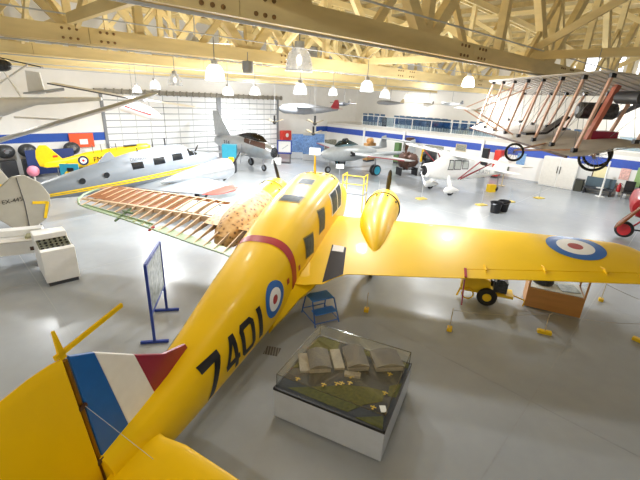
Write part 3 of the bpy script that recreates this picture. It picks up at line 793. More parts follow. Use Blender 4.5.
# ------------------------------------------------------------------ the aircraft behind
def wing_part(root, name, mt, st, side, n=12, smooth=True):
    # st rows: (y, x_le, x_te, z, thickness)
    rings = []
    for (y, x0, x1, z, th) in st: rings.append(airfoil(y, x0, x1, th, zb=z, side=side, n=n))
    return MB().loft(rings).build(name, mt, root, smooth=smooth)
def finprism(root, name, mt, poly, th, y=0):
    return MB().prism([(x, y - th / 2, z) for x, z in poly], (0, th, 0)).build(name, mt, root, bevel=th * .3)
def simple_wheel(root, x, y, z, r, w, axis=(0, 1, 0), name='wheel', hub=SILVER):
    ax = Vector(axis).normalized()
    o = MB().torus((x, y, z), r - w / 2, w / 2, ax, 24, 8).build(name, RUBBER, root, smooth=True)
    c = Vector((x, y, z)); MB().cyl(c - ax * w * .4, c + ax * w * .4, r - w * .8).build('wheel_hub', hub, o)
    return o
def prop(root, x, y, z, L, n, mt, a0=0, w=.1, hub=.12, name='propeller'):
    o = MB().lathe([(.01, x - .18), (hub * .6, x - .14), (hub, x), (hub, x + .08)], 'X', (0, y, z)).build(name, mt if n == 2 else DGREY, root, smooth=True)
    for k in range(n):
        a = a0 + 2 * pi * k / n; m = MB(); rings = []
        for (r, ww, th) in ((.06, .4, .05), (.3, .8, .035), (.65, 1, .025), (.9, .8, .015), (1, .25, .008)):
            c = Vector((x - .03, y + r * L * sin(a), z + r * L * cos(a))); s = Vector((.4, cos(a) * .9, -sin(a) * .9)); f = Vector((.9, -cos(a) * .4, sin(a) * .4))
            rings.append([c + s * w * ww * cos(q) + f * th * sin(q) for q in [2 * pi * i / 8 for i in range(8)]])
        m.loft(rings); m.build('blade', mt, o, smooth=True)
    return o
# --- grey twin-tailed transport
BE = aircraft_root('transport_aircraft', 'grey twin-tailed aircraft with a yellow side stripe standing behind the skeleton wing', 'aircraft', (-9.05, 18.45, 0), atan2(.557, .83), radians(3.0))
BX = [[-5.0, .06, 1.72, 1.6, 2], [-4.8, .25, 1.95, 1.4, 2], [-4.2, .45, 2.12, 1.2, 2.2], [-3.5, .6, 2.25, 1.08, 2.4], [-3.2, .66, 2.38, 1.05, 2.5], [-2.6, .7, 2.72, 1.02, 2.6], [-1.8, .72, 2.78, 1.0, 2.6], [0, .72, 2.68, 1.0, 2.6], [1.2, .68, 2.5, 1.03, 2.5], [3.0, .5, 2.2, 1.18, 2.3], [4.6, .26, 1.92, 1.38, 2.1], [5.8, .08, 1.78, 1.58, 2]]
loft_body(BX, 32, .4).build('fuselage', SILVER, BE, smooth=True)
def body_patch(ST, q, side, off=.01, n=5):
    def f(x, z):
        w, zt, zb, nn = [interp(ST, x, k) for k in (1, 2, 3, 4)]; zc, h = (zt + zb) / 2, (zt - zb) / 2
        t = min(1, abs(z - zc) / h); return side * (w * max(0, 1 - t ** nn) ** (1 / nn) + off)
    return MB().grid(lambda u, v: (lambda P: (P[0], f(*P), P[1]))(bil(q, u, v)), n, n)
for dz in (0, -.17): body_patch(BX, [(5.0, 1.52 + dz * .4), (-4.5, 1.56 + dz), (-4.5, 1.65 + dz), (5.0, 1.58 + dz * .4)], 1, .012, 24).build('yellow_stripe', YELB, BE)
for (xa, xb, z0, z1) in ((.55, .0, 2.02, 2.32), (-.55, -1.15, 2.06, 2.38), (-1.6, -2.2, 2.1, 2.42)):
    for s in (1, -1): body_patch(BX, [(xa, z0), (xb, z0), (xb, z1), (xa, z1)], s).build('window', GLASSB, BE)
for (xa, xb, z0, z1) in ((-2.62, -3.02, 2.2, 2.56), (-3.06, -3.32, 2.18, 2.38)):
    for s in (1, -1): body_patch(BX, [(xa, z0), (xb, z0), (xb + .02, z1 - .05), (xa, z1)], s, .014).build('cockpit_window', GLASSB, BE)
for x in (1.75, 2.75):
    for s in (1, -1):
        m = MB(); disc_patch(m, lambda a, b: (x + a, s * (interp(BX, x, 1) * .985 + .012), 1.98 - .09 * (x - 1.75) + b), 0, .13, 20, 2); m.build('porthole', GLASSB, BE)
text_mesh('fuselage_lettering', 'DEPARTMENT OF TRANSPORT', .2, BLACK, BE, axes((-.75, .735, 2.5), (-1, 0, .03), (0, -.35, .94), (0, .94, .35)))
MB().bar((-1.75, 0, 2.7), (-1.75, 0, 3.15), .04, .06).build('aerial_mast', BLACK, BE)
MB().cyl((-.2, 0, 2.6), (-.2, 0, 2.85), .03).build('aerial_stub', BLACK, BE)
m = MB(); m.loft([[(x, .0 + y, z) for x, y, z in ((.9, -.05, 2.5), (2.0, -.05, 2.2), (2.0, .05, 2.2), (.9, .05, 2.5))], [(x, .0 + y, z) for x, y, z in ((1.1, -.02, 2.85), (1.3, -.02, 2.8), (1.3, .02, 2.8), (1.1, .02, 2.85))]]); m.build('dorsal_fairing', SILVER, BE)
for s in (1, -1):
    nm = 'starboard' if s > 0 else 'port'
    wing_part(BE, nm + '_wing', SILVER, [(.5, -2.6, .6, 1.15, .4), (2.0, -2.5, .3, 1.2, .38), (4.4 if s > 0 else 2.6, -2.1, -.3, 1.3, .2)], s)
    q = 0 if s > 0 else 1.8
    wing_part(BE, 'red_wing_tip', REDB, [(4.4 - q, -2.1, -.3, 1.3, .2), (4.9 - q, -1.95, -.5, 1.32, .12), (5.15 - q, -1.6, -.9, 1.33, .03)], s)
    m = MB(); m.lathe([(.3, -4.35), (.5, -4.3), (.56, -4.0), (.54, -3.3), (.42, -2.3), (.24, -1.0), (.04, -.1)], 'X', (0, 1.75 * s, 1.45)); m.build('engine_nacelle', ALU, BE, smooth=True)
    prop(BE, -4.5, 1.75 * s, 1.45, 1.2, 2, BLACK, .7, .1)
    simple_wheel(BE, -2.3, 1.75 * s, .42, .4, .24)
    MB().tube([(-2.3, 1.6 * s, .42), (-2.0, 1.65 * s, 1.3)], .06).build('gear_leg', STEEL, BE)
    wing_part(BE, 'tailplane', SILVER, [(.1, 4.3, 5.7, 1.7, .12), (abs(2.0 if s > 0 else 1.7), 4.7, 5.8, 1.7, .08)], s)
    poly = [(4.35, 1.15), (4.1, 1.6), (4.05, 2.0), (4.25, 2.5), (4.65, 2.85), (5.0, 2.85), (5.5, 2.5), (5.75, 2.0), (5.7, 1.5), (5.4, 1.1), (4.9, .9)]
    fy_ = 2.05 if s > 0 else -1.75; fo = finprism(BE, 'tail_fin', FINGREY, [(a + .55, b) for a, b in poly], .1, fy_)
    m = MB()
    for y in (fy_ + .06, fy_ - .06): m.tube([(5.5, y, .95), (5.43, y, 1.9), (5.45, y, 2.8)], .012, 5)
    m.build('rudder_gap', DGREY, fo)
    m = MB(); y = fy_ + .058
    m.bar((4.75, y, 1.75), (5.2, y, 1.85), .01, .1, (0, 0, 1)); m.bar((4.74, y, 1.78), (4.95, y, 1.2), .01, .1, (1, 0, 0)); m.build('yellow_chevron', YELB, fo)
    text_mesh('fin_lettering', 'EX-445', .2, BLACK, fo, axes((5.75, y + .002, 2.05), (-1, 0, 0), (0, 0, 1), (0, 1, 0)))
simple_wheel(BE, 4.6, 0, .2, .2, .12, name='tail_wheel')
MB().tube([(4.6, .1, .22), (4.5, 0, 1.5)], .05).build('tail_wheel_leg', OFFW, BE)
# --- yellow trainer at the far left
HV = aircraft_root('trainer_aircraft', 'bright yellow single-engined trainer with a maple leaf roundel behind the grey twin-tailed aircraft', 'aircraft', (-13.5, 23.5, 0), radians(59), radians(4)); HV.scale = (.82,) * 3
HX = [[-3.3, .48, 2.45, 1.4, 2], [-3.2, .6, 2.58, 1.3, 2], [-2.6, .62, 2.6, 1.25, 2.1], [-2.3, .55, 2.5, 1.25, 2.2], [-1.0, .5, 2.45, 1.2, 2.4], [1.0, .42, 2.3, 1.2, 2.4], [2.5, .24, 2.0, 1.3, 2.2], [3.5, .08, 1.85, 1.5, 2]]
loft_body(HX, 28, .5).build('fuselage', YELB, HV, smooth=True)
MB().lathe([(.3, -3.42), (.5, -3.36), (.6, -3.15), (.61, -2.75)], 'X', (0, 0, 1.96)).build('engine_cowling', YELB, HV, smooth=True)
MB().lathe([(.05, -3.45), (.3, -3.4), (.32, -3.3)], 'X', (0, 0, 1.96)).build('engine', ENGM, HV, smooth=True)
prop(HV, -3.5, 0, 1.96, 1.15, 2, BLACK, .5, .1)
m = MB(); m.loft([sring(x, w, zt, 2.3, 2.4, 20) for x, w, zt in ((-1.35, .3, 2.42), (-1.0, .38, 2.78), (.6, .36, 2.78), (1.3, .2, 2.35))]); m.build('canopy', CLEAR, HV, smooth=True)
m = MB()
for x in (-1.0, -.5, 0, .55): m.torus((x, 0, 2.42), .36, .02, (1, 0, 0), 16, 6)
m.build('canopy_frame', DGREY, HV)
MB().box((-2.0, 0, 2.53), (1.0, .6, .02)).build('anti_glare_panel', BLACK, HV)
for s in (1, -1):
    wing_part(HV, 'wing', YELB, [(.4, -1.7, .6, 1.2, .34), (3.0, -1.2, .4, 1.4, .2), (3.3, -.9, .2, 1.42, .03)], s)
    wing_part(HV, 'tailplane', YELB, [(.05, 2.3, 3.7, 1.75, .12), (1.5, 2.6, 3.6, 1.75, .08), (1.75, 2.9, 3.4, 1.75, .03)], s)
    simple_wheel(HV, -1.2, 1.2 * s, .35, .35, .2); MB().tube([(-1.2, 1.1 * s, .35), (-1.1, 1.2 * s, 1.2)], .06).build('gear_leg', YELB, HV)
    roundel('roundel', lambda a, b, o, s=s: (1.3 + a, s * (interp(HX, 1.3 + a, 1) + o + .006), 1.78 + b), .34, HV, [NAVY, WHITE, REDB])
    text_mesh('code_letters', 'FM', .5, BLACK, HV, axes((.35, s * .48, 1.78), (-s, 0, 0), (0, -.05 * s, 1), (0, s, 0)))
finprism(HV, 'fin', YELB, [(2.5, 1.9), (3.0, 2.6), (3.3, 3.0), (3.7, 3.05), (4.0, 2.7), (4.1, 2.2), (4.0, 1.6), (3.6, 1.45)], .09)
MB().box((2.95, .05, 2.2), (.3, .02, .14)).build('red_flash', REDB, HV)
simple_wheel(HV, 3.1, 0, .22, .2, .12, name='tail_wheel'); MB().tube([(3.1, 0, .25), (3.0, 0, 1.4)], .04).build('tail_leg', STEEL, HV)
# --- silver jet by the doors
JT = aircraft_root('jet_fighter', 'silver swept-fin jet fighter with an open nose in front of the white doors', 'aircraft', (-6.3, 30.6, 0), atan2(4.6, -3.6), 0)
JX = [[-3.3, .36, 1.95, 1.12, 2], [-3.2, .42, 2.05, 1.05, 2], [-2.2, .55, 2.3, .95, 2.1], [-1.2, .62, 2.45, .9, 2.2], [.6, .62, 2.45, .95, 2.2], [2.4, .48, 2.3, 1.2, 2.1], [3.4, .36, 2.2, 1.45, 2]]
loft_body(JX, 28, .5).build('fuselage', ALU, JT, smooth=True)
MB().lathe([(.02, -3.0), (.3, -3.05), (.31, -3.33), (.34, -3.36), (.37, -3.3)], 'X', (0, 0, 1.53)).build('air_intake', BLACK, JT, smooth=True)
m = MB(); m.loft([sring(x, w, zt, 2.0, 2.2, 20) for x, w, zt in ((-2.5, .12, 2.25), (-1.9, .34, 2.62), (-1.2, .38, 2.78), (-.3, .32, 2.72), (.9, .1, 2.45))]); m.build('canopy', glassmat('smoky_canopy', '#4a3a33', .4), JT, smooth=True)
m = MB(); m.box((-1.2, 0, 2.42), (.5, .4, .3)); m.box((-.95, 0, 2.55), (.15, .35, .4)); m.build('cockpit_seat', BROWND, JT)
body_patch(JX, [(-2.9, 1.75), (-.6, 2.05), (-.4, 2.36), (-2.6, 2.16)], 1).build('brown_nose_panel', BROWND, JT)
body_patch(JX, [(-2.9, 1.75), (-.6, 2.05), (-.4, 2.36), (-2.6, 2.16)], -1).build('brown_nose_panel', BROWND, JT)
finprism(JT, 'fin', ALU, [(1.6, 2.3), (3.2, 4.15), (3.9, 4.15), (3.7, 2.2)], .1)
for s in (1, -1):
    wing_part(JT, 'wing', ALU, [(.4, -.9, 1.4, 1.15, .22), (3.9, 1.7, 2.7, 1.35, .08)], s)
    wing_part(JT, 'tailplane', ALU, [(.2, 2.6, 3.5, 2.3, .09), (1.5, 3.3, 3.8, 2.35, .04)], s)
    simple_wheel(JT, .3, .9 * s, .32, .32, .18); MB().tube([(.3, .8 * s, .32), (.2, .7 * s, 1.2)], .06).build('gear_leg', STEEL, JT)
    text_mesh('side_number', '314', .5, BLACK, JT, axes((1.5, s * .6, 1.8), (-s, -.1, 0), (0, -.15 * s, 1), (0, s, 0)))
simple_wheel(JT, -2.2, 0, .26, .26, .16, name='nose_wheel'); MB().tube([(-2.2, .08, .26), (-2.1, 0, 1.0)], .05).build('nose_leg', STEEL, JT)
MB().tube([(-.2, .62, .4), (-.4, .7, 1.1), (-.4, .62, 1.9)], .03).build('ladder_rail', STEEL, JT)
# --- grey twin-boom jet in the centre
VA = aircraft_root('twin_boom_jet', 'grey twin-boom jet with a red-edged wing in the centre behind the yellow cabin', 'aircraft', (2.5, 31.2, 0), atan2(-.8, -.6), 0)
VX = [[-3.4, .05, 1.55, 1.42, 2], [-3.2, .25, 1.75, 1.2, 2], [-2.4, .48, 2.0, .95, 2.2], [-1.4, .62, 2.15, .85, 2.3], [-.2, .66, 2.15, .85, 2.3], [1.0, .5, 2.0, 1.0, 2.1], [2.0, .25, 1.75, 1.25, 2], [2.2, .2, 1.7, 1.3, 2]]
VG = mat('jet_grey', '#a3a8ab', .4, metal=.2, var=.06)
loft_body(VX, 28, .5).build('fuselage', VG, VA, smooth=True)
m = MB(); m.loft([sring(x, w, zt, 1.9, 2.2, 20) for x, w, zt in ((-2.1, .15, 2.05), (-1.6, .36, 2.45), (-.8, .38, 2.5), (.2, .12, 2.15))]); m.build('canopy', glassmat('grey_canopy', '#8fa2a6', .4), VA, smooth=True)
for s in (1, -1):
    wing_part(VA, 'wing', VG, [(.5, -1.2, 1.2, 1.45, .42), (1.1, -.85, 1.15, 1.45, .32), (5.3, .0, .95, 1.6, .12), (5.6, .3, .8, 1.61, .03)], s)
    m = MB(); m.bar((-.62, 2.2 * s, 1.52), (-.02, 5.3 * s, 1.62), .06, .05); m.build('red_leading_edge', REDST, VA)
    m = MB(); m.loft([[Vector((x, s * y, z)) for y, z in ((.55, 1.3), (1.05, 1.38), (1.05, 1.62), (.55, 1.72))] for x in (-1.02, -.86)]); m.build('air_intake', BLACK, VA)
    MB().lathe([(.04, 0.2), (.16, .5), (.17, 1.5), (.12, 4.2), (.06, 5.0)], 'X', (0, 1.7 * s, 1.55)).build('tail_boom', VG, VA, smooth=True)
    finprism(VA, 'fin', VG, [(4.2, 1.4), (4.6, 2.5), (5.1, 2.6), (5.3, 1.5)], .08, 1.7 * s)
    o = simple_wheel(VA, .3, 2.0 * s, .42, .42, .2); o2 = simple_wheel(VA, .3, 2.35 * s, .42, .42, .14, name='wheel_door', hub=TEAL)
    MB().tube([(.3, 2.15 * s, .45), (.2, 2.2 * s, 1.45)], .07).build('gear_leg', STEEL, VA)
MB().prism([(4.5, -1.7, 2.3), (5.2, -1.7, 2.3), (5.2, -1.7, 2.38), (4.5, -1.7, 2.38)], (0, 3.4, 0)).build('tailplane', VG, VA)
simple_wheel(VA, -2.7, 0, .28, .28, .16, name='nose_wheel'); MB().tube([(-2.7, .06, .3), (-2.5, 0, 1.0)], .05).build('nose_leg', STEEL, VA)
# --- white bush plane on the right
WB = aircraft_root('bush_plane', 'white high-winged bush plane with dark red wing struts standing right of the centre', 'aircraft', (8.6, 25.0, 0), atan2(-.91, -.41), radians(2))
WX = [[-2.55, .3, 1.75, 1.1, 2.2], [-2.45, .42, 1.85, 1.0, 2.3], [-1.7, .52, 1.95, .9, 2.5], [-1.2, .55, 2.25, .85, 2.8], [-.8, .56, 2.4, .85, 3], [.8, .52, 2.35, .85, 2.8], [2.2, .36, 1.8, .95, 2.4], [4.2, .08, 1.5, 1.2, 2]]
loft_body(WX, 28, .4).build('fuselage', WHITE, WB, smooth=True)
MB().lathe([(.05, -2.62), (.3, -2.6), (.34, -2.5)], 'X', (0, 0, 1.42)).build('engine_front', BLACK, WB, smooth=True)
prop(WB, -2.75, 0, 1.42, 1.0, 2, STEEL, .6, .09)
for s in (1, -1):
    wing_part(WB, 'wing', WHITE, [(.0, -.8, .75, 2.42, .26), (4.6, -.75, .7, 2.5, .22), (5.2, -.45, .4, 2.52, .06)], s)
    for q in ([(-1.12, 1.6), (-.75, 1.6), (-.75, 2.12), (-.98, 2.12)], [(-.62, 1.62), (-.12, 1.62), (-.12, 2.12), (-.62, 2.12)], [(.05, 1.65), (.5, 1.65), (.5, 2.1), (.05, 2.1)]):
        f = body_patch(WX, [(p[0] * 1.0 + (-.05 if i in (0, 3) else .05), p[1] + (-.05 if i < 2 else .05)) for i, p in enumerate(q)], s, .008).build('window_frame', DGREY, WB)
        body_patch(WX, q, s, .014).build('window', mat('pale_window', '#cfd4cf', .1), f)
    m = MB(); m.tube([(-.1, .5 * s, .95), (-.7, 2.6 * s, 2.4)], .035, 8); m.build('wing_strut', REDST, WB)
    m = MB(); m.tube([(.1, .5 * s, .95), (.4, 2.6 * s, 2.4)], .035, 8); m.build('wing_strut', REDST, WB)
    m = MB(); m.tube([(-.1, .5 * s, .95), (.4, 2.6 * s, 2.4)], .018, 6); m.build('jury_strut', REDST, WB)
    m = MB(); m.loft([sring(x, w, zt, zb, 2, 16, y0=.98 * s) for x, w, zt, zb in ((-1.55, .03, .36, .3), (-1.4, .13, .55, .15), (-1.0, .15, .62, .12), (-.5, .08, .45, .22), (-.3, .02, .34, .3))]); m.build('wheel_spat', WHITE, WB, smooth=True)
    simple_wheel(WB, -1.0, .98 * s, .26, .26, .16)
    MB().bar((-1.05, .95 * s, .55), (-.9, .45 * s, 1.1), .1, .25).build('gear_leg', WHITE, WB)
    wing_part(WB, 'tailplane', WHITE, [(.05, 3.3, 4.5, 1.45, .1), (1.5, 3.6, 4.4, 1.45, .04)], s)
    text_mesh('registration', 'CF-AZM', .36, LGREY, WB, axes((2.0, s * .44, 1.4), (-s, 0, 0), (0, -.1 * s, 1), (0, s, 0)))
finprism(WB, 'fin', WHITE, [(3.2, 1.55), (3.8, 2.3), (4.3, 2.4), (4.7, 2.0), (4.65, 1.2), (4.2, 1.2)], .08)
simple_wheel(WB, 4.1, 0, .16, .15, .1, name='tail_wheel'); MB().tube([(4.1, 0, .2), (4.0, 0, 1.25)], .03).build('tail_leg', STEEL, WB)
text_mesh('wing_lettering', 'CF-AZM', 1.0, BLACK, WB, axes((-.2, 2.4, 2.585), (0, 1, .02), (-1, 0, 0), (0, 0, 1)), .002)
# --- hanging pusher biplane on the right
BP = thing('hanging_biplane', 'grey-fabric biplane with rows of wooden struts and spoked wheels hanging at the upper right', 'aircraft', (5.95, 10.9, 4.55), (0, radians(.9), radians(-93.7)))
# local x runs along the span towards the photographer, y across the chord (to the right), z up
X0, X1 = -5.6, 2.4
UZ = lambda y: 1.78 - .26 * y
LZ = lambda y: .0 + .2 * (y + .35)
def bwing(name, zf, y0, y1):
    rings = []
    for x, e in ((X0, .3), (X0 + .12, .12), (X0 + .4, 0), (0, 0), (X1 - .4, 0), (X1 - .12, .12), (X1, .3)):
        ya, yb = y0 + e, y1 - e
        rings.append([Vector((x, ya + (yb - ya) * k / 8, zf(ya + (yb - ya) * k / 8) + .08 * sin(pi * k / 8) + .012)) for k in range(9)] + [Vector((x, ya + (yb - ya) * k / 8, zf(ya + (yb - ya) * k / 8) + .08 * sin(pi * k / 8) - .012)) for k in range(8, -1, -1)])
    return MB().loft(rings).build(name, FABRIC, BP, smooth=True)
up_ = bwing('upper_wing', UZ, 0, 1.7); lo_ = bwing('lower_wing', LZ, -.35, 1.35)
for zf, y0, y1, par in ((UZ, 0, 1.7, up_), (LZ, -.35, 1.35, lo_)):
    m = MB()
    for k in range(20):
        x = X0 + .2 + (X1 - X0 - .4) * k / 19; m.bar((x, y0 + .05, zf(y0) - .01), (x, y1 - .05, zf(y1) - .01), .02, .02)
    m.build('wing_ribs', FABRIC, par)
rows = [(.2, -.15), (1.45, 1.1)]; sx = [X0 + .35 + (X1 - X0 - .7) * k / 7 for k in range(8)]
fit0 = None
for x in sx:
    for yu, yl in rows:
        MB().bar((x, yl, LZ(yl)), (x, yu, UZ(yu)), .08, .05, (0, 1, 0)).build('interplane_strut', PINKW, BP)
        for p in ((x, yl, LZ(yl) + .08), (x, yu, UZ(yu) - .03)):
            if fit0 is None: fit0 = MB().box((0, 0, 0), (.1, .1, .1)).build('strut_fitting', BLACK, BP); o = fit0
            else: o = fit0.copy(); COL.objects.link(o); o.parent = BP
            o.location = p
m = MB()
for xa, xb in zip(sx, sx[1:]):
    for yu, yl in rows:
        m.tube([(xa, yl, LZ(yl)), (xb, yu, UZ(yu))], .006, 4); m.tube([(xb, yl, LZ(yl)), (xa, yu, UZ(yu))], .006, 4)
m.build('bracing_wires', MGREY, BP)
MB().lathe([(.1, -.5), (.2, -.45), (.2, .4), (.1, .45)], 'Y', (.5, 1.0, .95), 16).build('engine', ENGM, BP)
MB().bar((-.2, 1.75, .75), (1.2, 1.75, 1.3), .2, .04).build('propeller', BLACK, BP)
m = MB(); m.bar((-.3, .2, .3), (-.3, .7, .75), .35, .06); m.bar((-.3, .2, .3), (-.3, -.35, .25), .35, .06); m.build('pilot_seat', BLACK, BP)
MB().cyl((1.2, 1.0, 1.28), (2.0, 1.0, 1.28), .14).build('fuel_tank', DGREY, BP)
MB().box((.9, 1.0, .35), (.4, .6, .3)).build('radiator', MAROON, BP)
MB().bar((1.0, .6, .1), (1.0, 1.0, 1.55), .16, .1, (0, 1, 0)).build('red_fuselage_beam', mat('terracotta', '#c0705a', .5), BP)
for (x, y) in ((.6, 1.2), (-.2, 1.75)):
    o = MB().torus((x, y, -.2), .33, .035, (1, -.45, 0), 32, 8).build('wheel_tyre', RUBBER, BP, smooth=True)
    m = MB()
    for k in range(14):
        a = 2 * pi * k / 14; d = Vector((cos(a) * .41, cos(a) * .91, sin(a))); m.tube([(x, y, -.2), Vector((x, y, -.2)) + d * .32], .005, 4)
    m.cyl((x - .08, y + .03, -.2), (x + .08, y - .03, -.2), .035, seg=10); m.build('spokes', STEEL, o)
    MB().tube([(x + .3, 1.0, .12), (x, y, -.2), (x - .3, 1.0, .12)], .025, 6).build('wheel_fork', PINKW, BP)
x, y = 1.2, -1.1
o = MB().torus((x, y, -.1), .2, .028, (1, -.55, 0), 28, 8).build('front_wheel_tyre', RUBBER, BP, smooth=True)
m = MB()
for k in range(12):
    a = 2 * pi * k / 12; m.tube([(x, y, -.1), (x + .09 * cos(a), y + .16 * cos(a), -.1 + .18 * sin(a))], .005, 4)
m.build('spokes', STEEL, o)
MB().tube([(x - .6, -.1, .1), (x, y, -.05), (x + .6, -.1, .1)], .022, 6).build('front_wheel_fork', PINKW, BP)
for s in (-3.0, -1.6):
    m = MB(); m.tube([(s, -.1, .1), (s - .6, -1.25, .75)], .025, 6); m.tube([(s, .1, 1.5), (s - .6, -1.25, .75)], .02, 6); m.build('outrigger_boom', PINKW, BP)
m = MB(); m.loft([[Vector((x, y, .76 + dz)) for y, dz in ((-1.5, 0), (-1.25, .03), (-1.0, 0), (-1.25, -.02))] for x in (-4.1, -1.7)]); m.build('front_elevator', FABRIC, BP)
m = MB(); m.bar((X0 + .2, -.36, LZ(-.35) - .02), (X1 - .2, -.36, LZ(-.35) - .02), .05, .05); m.build('lower_wing_edge', BROWND, lo_)
for x in (-3.6, 1.2):
    for y in (.3, 1.5): MB().tube([(x, y, UZ(y) + .08), (x, y, 2.3)], .008, 5).build('hanging_cable', STEEL, BP)
# --- white ultralight hanging at the upper left
UL = thing('hanging_ultralight', 'white ultralight with a long banked wing hanging at the upper left corner', 'aircraft', (-7.0, 13.2, 4.9))
pa, pb = Vector((-4.4, -1.4, -1.5)), Vector((1.15, .75, .5)); d = (pb - pa).normalized(); sd = Vector((-.35, .93, .05)); sd = (sd - d * sd.dot(d)).normalized(); un = d.cross(sd)
rings = []
for t in (0, .04, .3, .6, .96, 1):
    c = .5 if t in (0, 1) else .85; th = .05 if t in (0, 1) else .12; p = pa + (pb - pa) * t
    rings.append([p + sd * c * .55 * cos(q) + un * th * .6 * sin(q) for q in [2 * pi * k / 14 for k in range(14)]])
MB().loft(rings).build('wing', LGREY, UL, smooth=True)
MB().loft([[Vector((x, y0 + w * cos(q), z + h * sin(q))) for q in [2 * pi * k / 16 for k in range(16)]] for x, y0, w, z, h in ((-4.2, -1.0, .05, -.1, .05), (-3.8, -.9, .26, -.15, .26), (-3.2, -.7, .28, -.1, .28), (-2.3, -.45, .13, .1, .12), (-.4, .0, .05, .25, .05))]).build('fuselage_pod', WHITE, UL, smooth=True)
MB().prism([(-2.4, -.55, .35), (-1.9, -.5, .35), (-1.95, -.5, .95), (-2.35, -.55, 1.0)], (0, .05, 0)).build('tail_fin', WHITE, UL)
MB().prism([(-2.6, -.5, .3), (-1.0, -.9, .5), (-1.4, -.3, .45), (-2.4, -.1, .3)], (0, 0, .05)).build('tailplane', LGREY, UL)
m = MB(); m.bar((-3.9, -.9, 1.5), (-1.75, -.6, 1.1), .13, .03); m.build('propeller', BLACK, UL)
m = MB(); m.sphere((-2.9, -.75, 1.1), .22, sc=(1.4, 1, .8)); m.build('engine', ENGM, UL)
for p, q in (((-3.6, -.9, .1), (-2.9, -.8, 1.1)), ((-2.6, -.6, .2), (-2.9, -.8, 1.1)), ((-3.9, -.9, .05), (-2.2, -.6, 1.15)), ((-3.2, -.8, -.4), (-4.0, -1.3, -1.35)), ((-2.9, -.7, -.4), (-1.4, -.25, -.45))):
    MB().tube([p, q], .03, 6).build('strut', WHITE, UL)
MB().tube([(-2.9, -.75, 1.2), (-2.9, -.75, 3.0)], .008, 5).build('hanging_cable', STEEL, UL)
# --- white sailplane with a red stripe behind it
GL = thing('hanging_sailplane', 'white sailplane with a dark wing edge and red nose stripe, hanging behind the banked wing', 'aircraft', (-10.5, 21.8, 4.6))
MB().loft([[Vector((x, y0 + w * cos(q), z + w * sin(q))) for q in [2 * pi * k / 16 for k in range(16)]] for x, y0, w, z in ((-.7, 0, .25, .0), (.2, 0, .36, -.12), (.9, 0, .32, -.3), (1.3, 0, .15, -.4), (1.42, 0, .03, -.44))]).build('fuselage', WHITE, GL, smooth=True)
MB().bar((-.3, -.38, .02), (1.05, -.36, -.36), .02, .07).build('red_stripe', RED, GL)
MB().bar((-.15, -.36, .27), (.0, -.36, .2), .05, .1).build('canopy_window', BLACK, GL)
m = MB(); m.loft([[p + Vector((0, dy, dz)) for dy, dz in ((-.5, 0), (0, .06), (.5, 0), (0, -.04))] for p in (Vector((-4.2, 0, 1.0)), Vector((0, 0, .45)), Vector((3.3, .3, .1)))]); m.build('wing', OFFW, GL)
MB().tube([(-4.2, -.5, .98), (0, -.5, .43)], .035, 6).build('wing_edge', DGREY, GL)
MB().tube([(0, 0, .4), (0, 0, 3.4)], .01, 5).build('hanging_cable', STEEL, GL)
# --- small aircraft hanging far off
def small_plane(loc, rz, L, S, label, body, acc, name='hanging_model_aircraft', grp='small aircraft hanging in front of the far walls'):
    t = thing(name, label, 'aircraft', loc, (0, 0, rz), grp)
    loft_body([[-.5 * L, .02 * L, .03 * L, -.03 * L, 2], [-.42 * L, .06 * L, .07 * L, -.07 * L, 2], [-.1 * L, .07 * L, .09 * L, -.08 * L, 2.2], [.2 * L, .045 * L, .06 * L, -.05 * L, 2], [.5 * L, .01 * L, .03 * L, 0, 2]], 18).build('fuselage', body, t, smooth=True)
    for s in (1, -1):
        wing_part(t, 'wing', body, [(.02 * S, -.25 * L, .0, .03 * L, .05 * L), (.48 * S, -.2 * L, -.03 * L, .05 * L, .02 * L), (.5 * S, -.15 * L, -.08 * L, .05 * L, .005)], s)
        wing_part(t, 'tailplane', acc, [(.01, .38 * L, .5 * L, .03 * L, .02 * L), (.15 * S, .4 * L, .48 * L, .03 * L, .01)], s)
    finprism(t, 'fin', acc, [(.36 * L, .03 * L), (.44 * L, .16 * L), (.5 * L, .16 * L), (.52 * L, .02 * L)], .02 * L)
    MB().tube([(0, 0, .05 * L), (0, 0, 6.4 - loc[2])], .012, 5).build('hanging_cable', STEEL, t)
    return t
small_plane((-1.3, 31.5, 4.6), radians(25), 5.0, 7.2, 'grey hanging aircraft with a red tail above the blue display panels', MGREY, REDST)
small_plane((1.6, 36.0, 5.05), radians(60), 2.0, 2.6, 'small dark hanging aircraft right of the grey one with the red tail', DGREY, BLACK)
small_plane((5.2, 33.0, 5.35), radians(-20), 2.2, 3.2, 'small hanging aircraft with dark wings above the left part of the gallery rail', MGREY, BEIGE)
small_plane((8.6, 34.0, 5.35), radians(50), 1.8, 4.2, 'pale long-winged hanging aircraft above the middle of the gallery rail', OFFW, DGREY)
small_plane((9.6, 31.0, 5.5), radians(-40), 1.7, 2.4, 'small grey hanging aircraft left of the glaring lamp', LGREY, DGREY)
